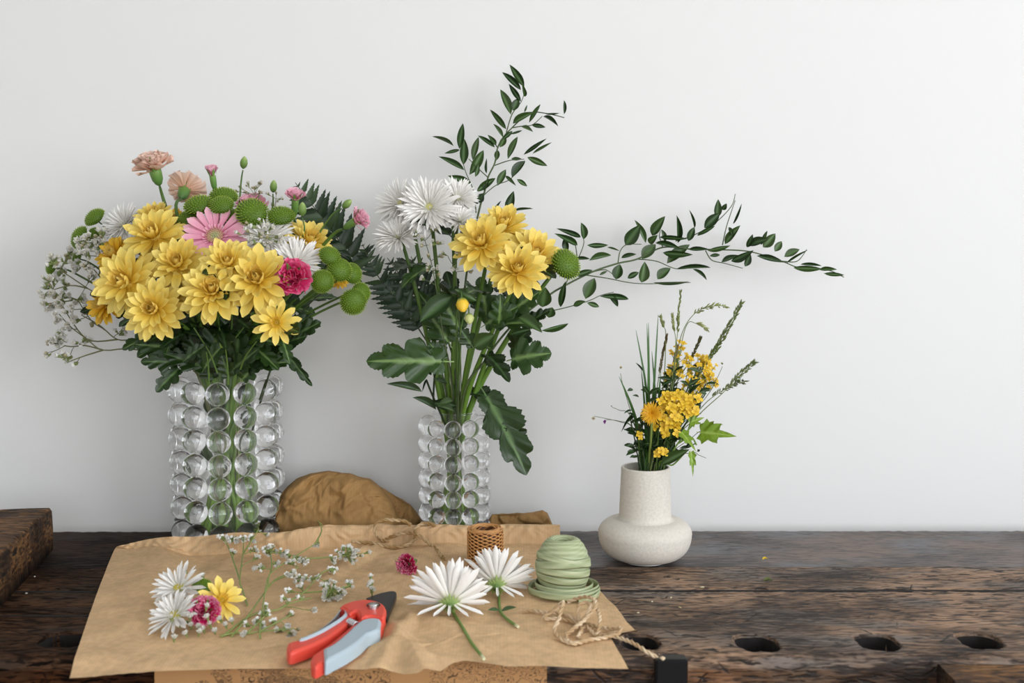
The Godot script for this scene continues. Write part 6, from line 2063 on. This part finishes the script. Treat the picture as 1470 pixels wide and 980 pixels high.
	for s in [[[400, 900], [460, 800], [540, 700], [580, 690]], [[470, 790], [530, 760], [560, 800]], [[520, 720], [540, 660], [560, 640]], [[400, 890], [440, 900], [500, 840]]]:
		var raw := PackedVector3Array()
		if s[0][0] == 400:
			raw = PackedVector3Array([b, mouth.call(400)])
		for p in s:
			raw.append(at.call(p[0], p[1], 0.03))
		var l := PackedVector3Array()
		for p in smooth(raw, 5):
			l.append(p - b)
		g.tube(l, 0.0011, 5, lin("6d8f34"))
	part("stem", g, M.green, o)
	for q in [[560, 735, 758, 752, 150, 0.02, 0.05], [475, 725, 560, 830, 70, 0.03, 0.05], [530, 820, 545, 960, 50, 0.04, 0.05], [515, 690, 600, 660, 70, 0.03, 0.03], [590, 710, 690, 695, 60, 0.0, 0.02]]:
		part("leaf", S.lime[0], M.leaf, o, span(at.call(q[0], q[1], q[5]) - b, at.call(q[2], q[3], q[6]) - b, Vector3(rr(-0.1, 0.2), 0.45, 1), q[4] * px))
	part("leaf", S.leaf[4], M.leaf, o, span(at.call(380, 900, 0.03) - b, at.call(515, 820, 0.05) - b, Vector3(-0.3, 0.5, 1), 55 * px), "broad darker green leaf")
	o = thing("wild_foliage", "dark mass of small narrow leaves and stalks filling the stoneware vase's mouth", "foliage", base.call())
	b = o.position
	g = Geo.new()
	var stalks := []
	for k in 46:
		var x := rr(225, 560) if k < 34 else rr(400, 610)
		var y := rr(480, 860) if k < 34 else rr(400, 560)
		if x < 300 and y < 620:
			y = rr(640, 860)
		var tip: Vector3 = at.call(x, y, rr(-0.02, 0.02))
		var raw := PackedVector3Array([b + Vector3(rr(-0.008, 0.008), 0, rr(-0.008, 0.008)), mouth.call(lerpf(x, 330, 0.3)), tip])
		var l := PackedVector3Array()
		for p in smooth(raw, 7):
			l.append(p - b)
		g.tube(l, 0.0008, 4, lin("35512a"))
		for j in 6:
			var i := l.size() - 1 - rng.randi() % 6
			var dv := Vector3(rr(-1, 1), rr(-0.3, 0.9), rr(-0.6, 1)).normalized() * rr(0.010, 0.022)
			part("leaf", S.leaf[rng.randi() % 4], M.leaf, o, span(l[i], l[i] + dv, Vector3(rr(-0.5, 0.5), 0.6, 0.7), rr(0.0035, 0.007)))
	for q in [[245, 800, 210, 805, 16], [245, 830, 212, 832, 16], [250, 855, 225, 862, 14], [240, 640, 180, 735, 10], [235, 625, 195, 640, 12], [240, 520, 212, 528, 22], [270, 560, 240, 550, 14], [290, 430, 255, 385, 8]]:
		part("leaf", S.leaf[rng.randi() % 4], M.leaf, o, span(at.call(q[0], q[1], 0.01) - b, at.call(q[2], q[3], 0.015) - b, Vector3(0, 0.7, 0.7), q[4] * px))
	part("stalks", g, M.green, o)
	# fine twigs and odd little flowers
	for q in [[[[300, 860], [240, 720], [180, 685], [45, 655]], [40, 668], 15, "e3dcc0", "cream white closed wild flower at the far left on a thin stalk"],
		[[[300, 860], [240, 715], [170, 680], [105, 672]], [100, 686], 17, "b06ab8", "tiny purple wild flower near the far left of the bunch"],
		[[[300, 870], [230, 640], [190, 500], [178, 440]], [178, 415], 16, "efe6c4", "small cream wild flower on a stalk at the upper left"],
		[[[300, 860], [230, 660], [170, 625], [135, 610]], [130, 606], 7, "4a4a3a", "tiny dark seed bud on a thread-thin stalk at the left"],
		[[[400, 870], [540, 760], [580, 730], [588, 725]], [590, 718], 24, "e2d0dc", "pale pinkish white flower on top of the lime leaf"],
		[[[380, 880], [600, 570], [660, 470], [690, 405]], [690, 395], 14, "a9b06a", "thin forked twig with pale seed pods at the right of the yellow cloud"],
		[[[390, 880], [530, 840], [570, 850], [608, 866]], [570, 830], 12, "4b5a2c", "dark thin twig hanging over the rim at the right"]]:
		b = base.call()
		o = thing("wild_flower", q[4], "flower", b, "small odd flowers in the stoneware vase")
		var raw := PackedVector3Array([b, mouth.call(q[0][0][0])])
		for i in range(1, 4):
			raw.append(at.call(q[0][i][0], q[0][i][1], 0.0))
		var l := PackedVector3Array()
		for p in smooth(raw, 6):
			l.append(p - b)
		g = Geo.new()
		g.tube(l, taper(l.size(), 0.0006, 0.00035), 5, lin("5a6a3c"))
		part("stem", g, M.green, o)
		g = Geo.new()
		var k0 := lin(q[3])
		for k in 9:
			g.add(blade(4, 2, 0.4, 0.9, 0.4, spoon(0.3, 0.4), func(u, s): return k0 * (0.8 + 0.2 * u)), Transform3D(Basis(Vector3.UP, k * 2.4) * Basis(Vector3.BACK, rr(0.0, 0.9)) * Basis.from_scale(Vector3.ONE * q[2] * px), Vector3.ZERO))
		part("bloom", g, M.petal, o, Transform3D(frame(facing(rr(-0.3, 0.3), 0.5)), at.call(q[1][0], q[1][1], 0.0) - b))
func plant_materials() -> void:
	mat("petal", Color.WHITE, 0.55, true, 0.2)
	mat("white_petal", Color.WHITE, 0.6, true, 0.16)
	mat("leaf", Color.WHITE, 0.42, true, 0.12)
	mat("green", Color.WHITE, 0.5, true)
	mat("green_floret", Color.WHITE, 0.6, true, 0.15)
	var s := mat("stoneware", Color("ebe6dd"), 0.75, false)
	var n := layer(71, 0.06, 512, 512, 512, 512, 4)
	var n2 := layer(72, 0.2, 512, 512, 512, 512, 2)
	s.albedo_texture = pixels(512, 512, func(x, y):
		var k: float = 0.94 + (n[y * 512 + x] / 255.0 - 0.5) * 0.10 - (0.16 if n2[y * 512 + x] > 205 else 0.0)
		return Color(k, k * 0.995, k * 0.98))
	s.uv1_triplanar = true
	s.uv1_scale = Vector3(7, 7, 7)
	mat("white_glaze", Color("f0efec"), 0.25, false)
func _ready() -> void:
	rng.seed = 4711
	nz.seed = 77
	nz.noise_type = FastNoiseLite.TYPE_SIMPLEX_SMOOTH
	nz.frequency = 1.0
	nz.fractal_octaves = 2
	light_and_camera()
	make_materials()
	plant_materials()
	table_materials()
	room()
	bench()
	make_shapes()
	vases()
	bouquet_large()
	bouquet_small()
	wild()
	wrapping_paper()
	cord_spool()
	raffia_ball()
	secateurs()
	twine()
	back_view_flower(646, 869, 0.046, Vector3(-0.05, 0.42, -0.9).normalized(), [[652, 884], [664, 906], [678, 928], [695, 948]], [], "cut white chrysanthemum face down, nearer one with a long straight stem")
	back_view_flower(713, 840, 0.043, Vector3(0.05, 0.42, -0.9).normalized(), [[716, 856], [718, 876], [727, 890], [744, 902]], [[718, 877, 701, 874, 9, 0.006], [719, 878, 741, 870, 9, 0.008]], "cut white chrysanthemum face down against the spool, with a short two-leaved stem")
	posy()
	paper_gypsophila()
	debris()
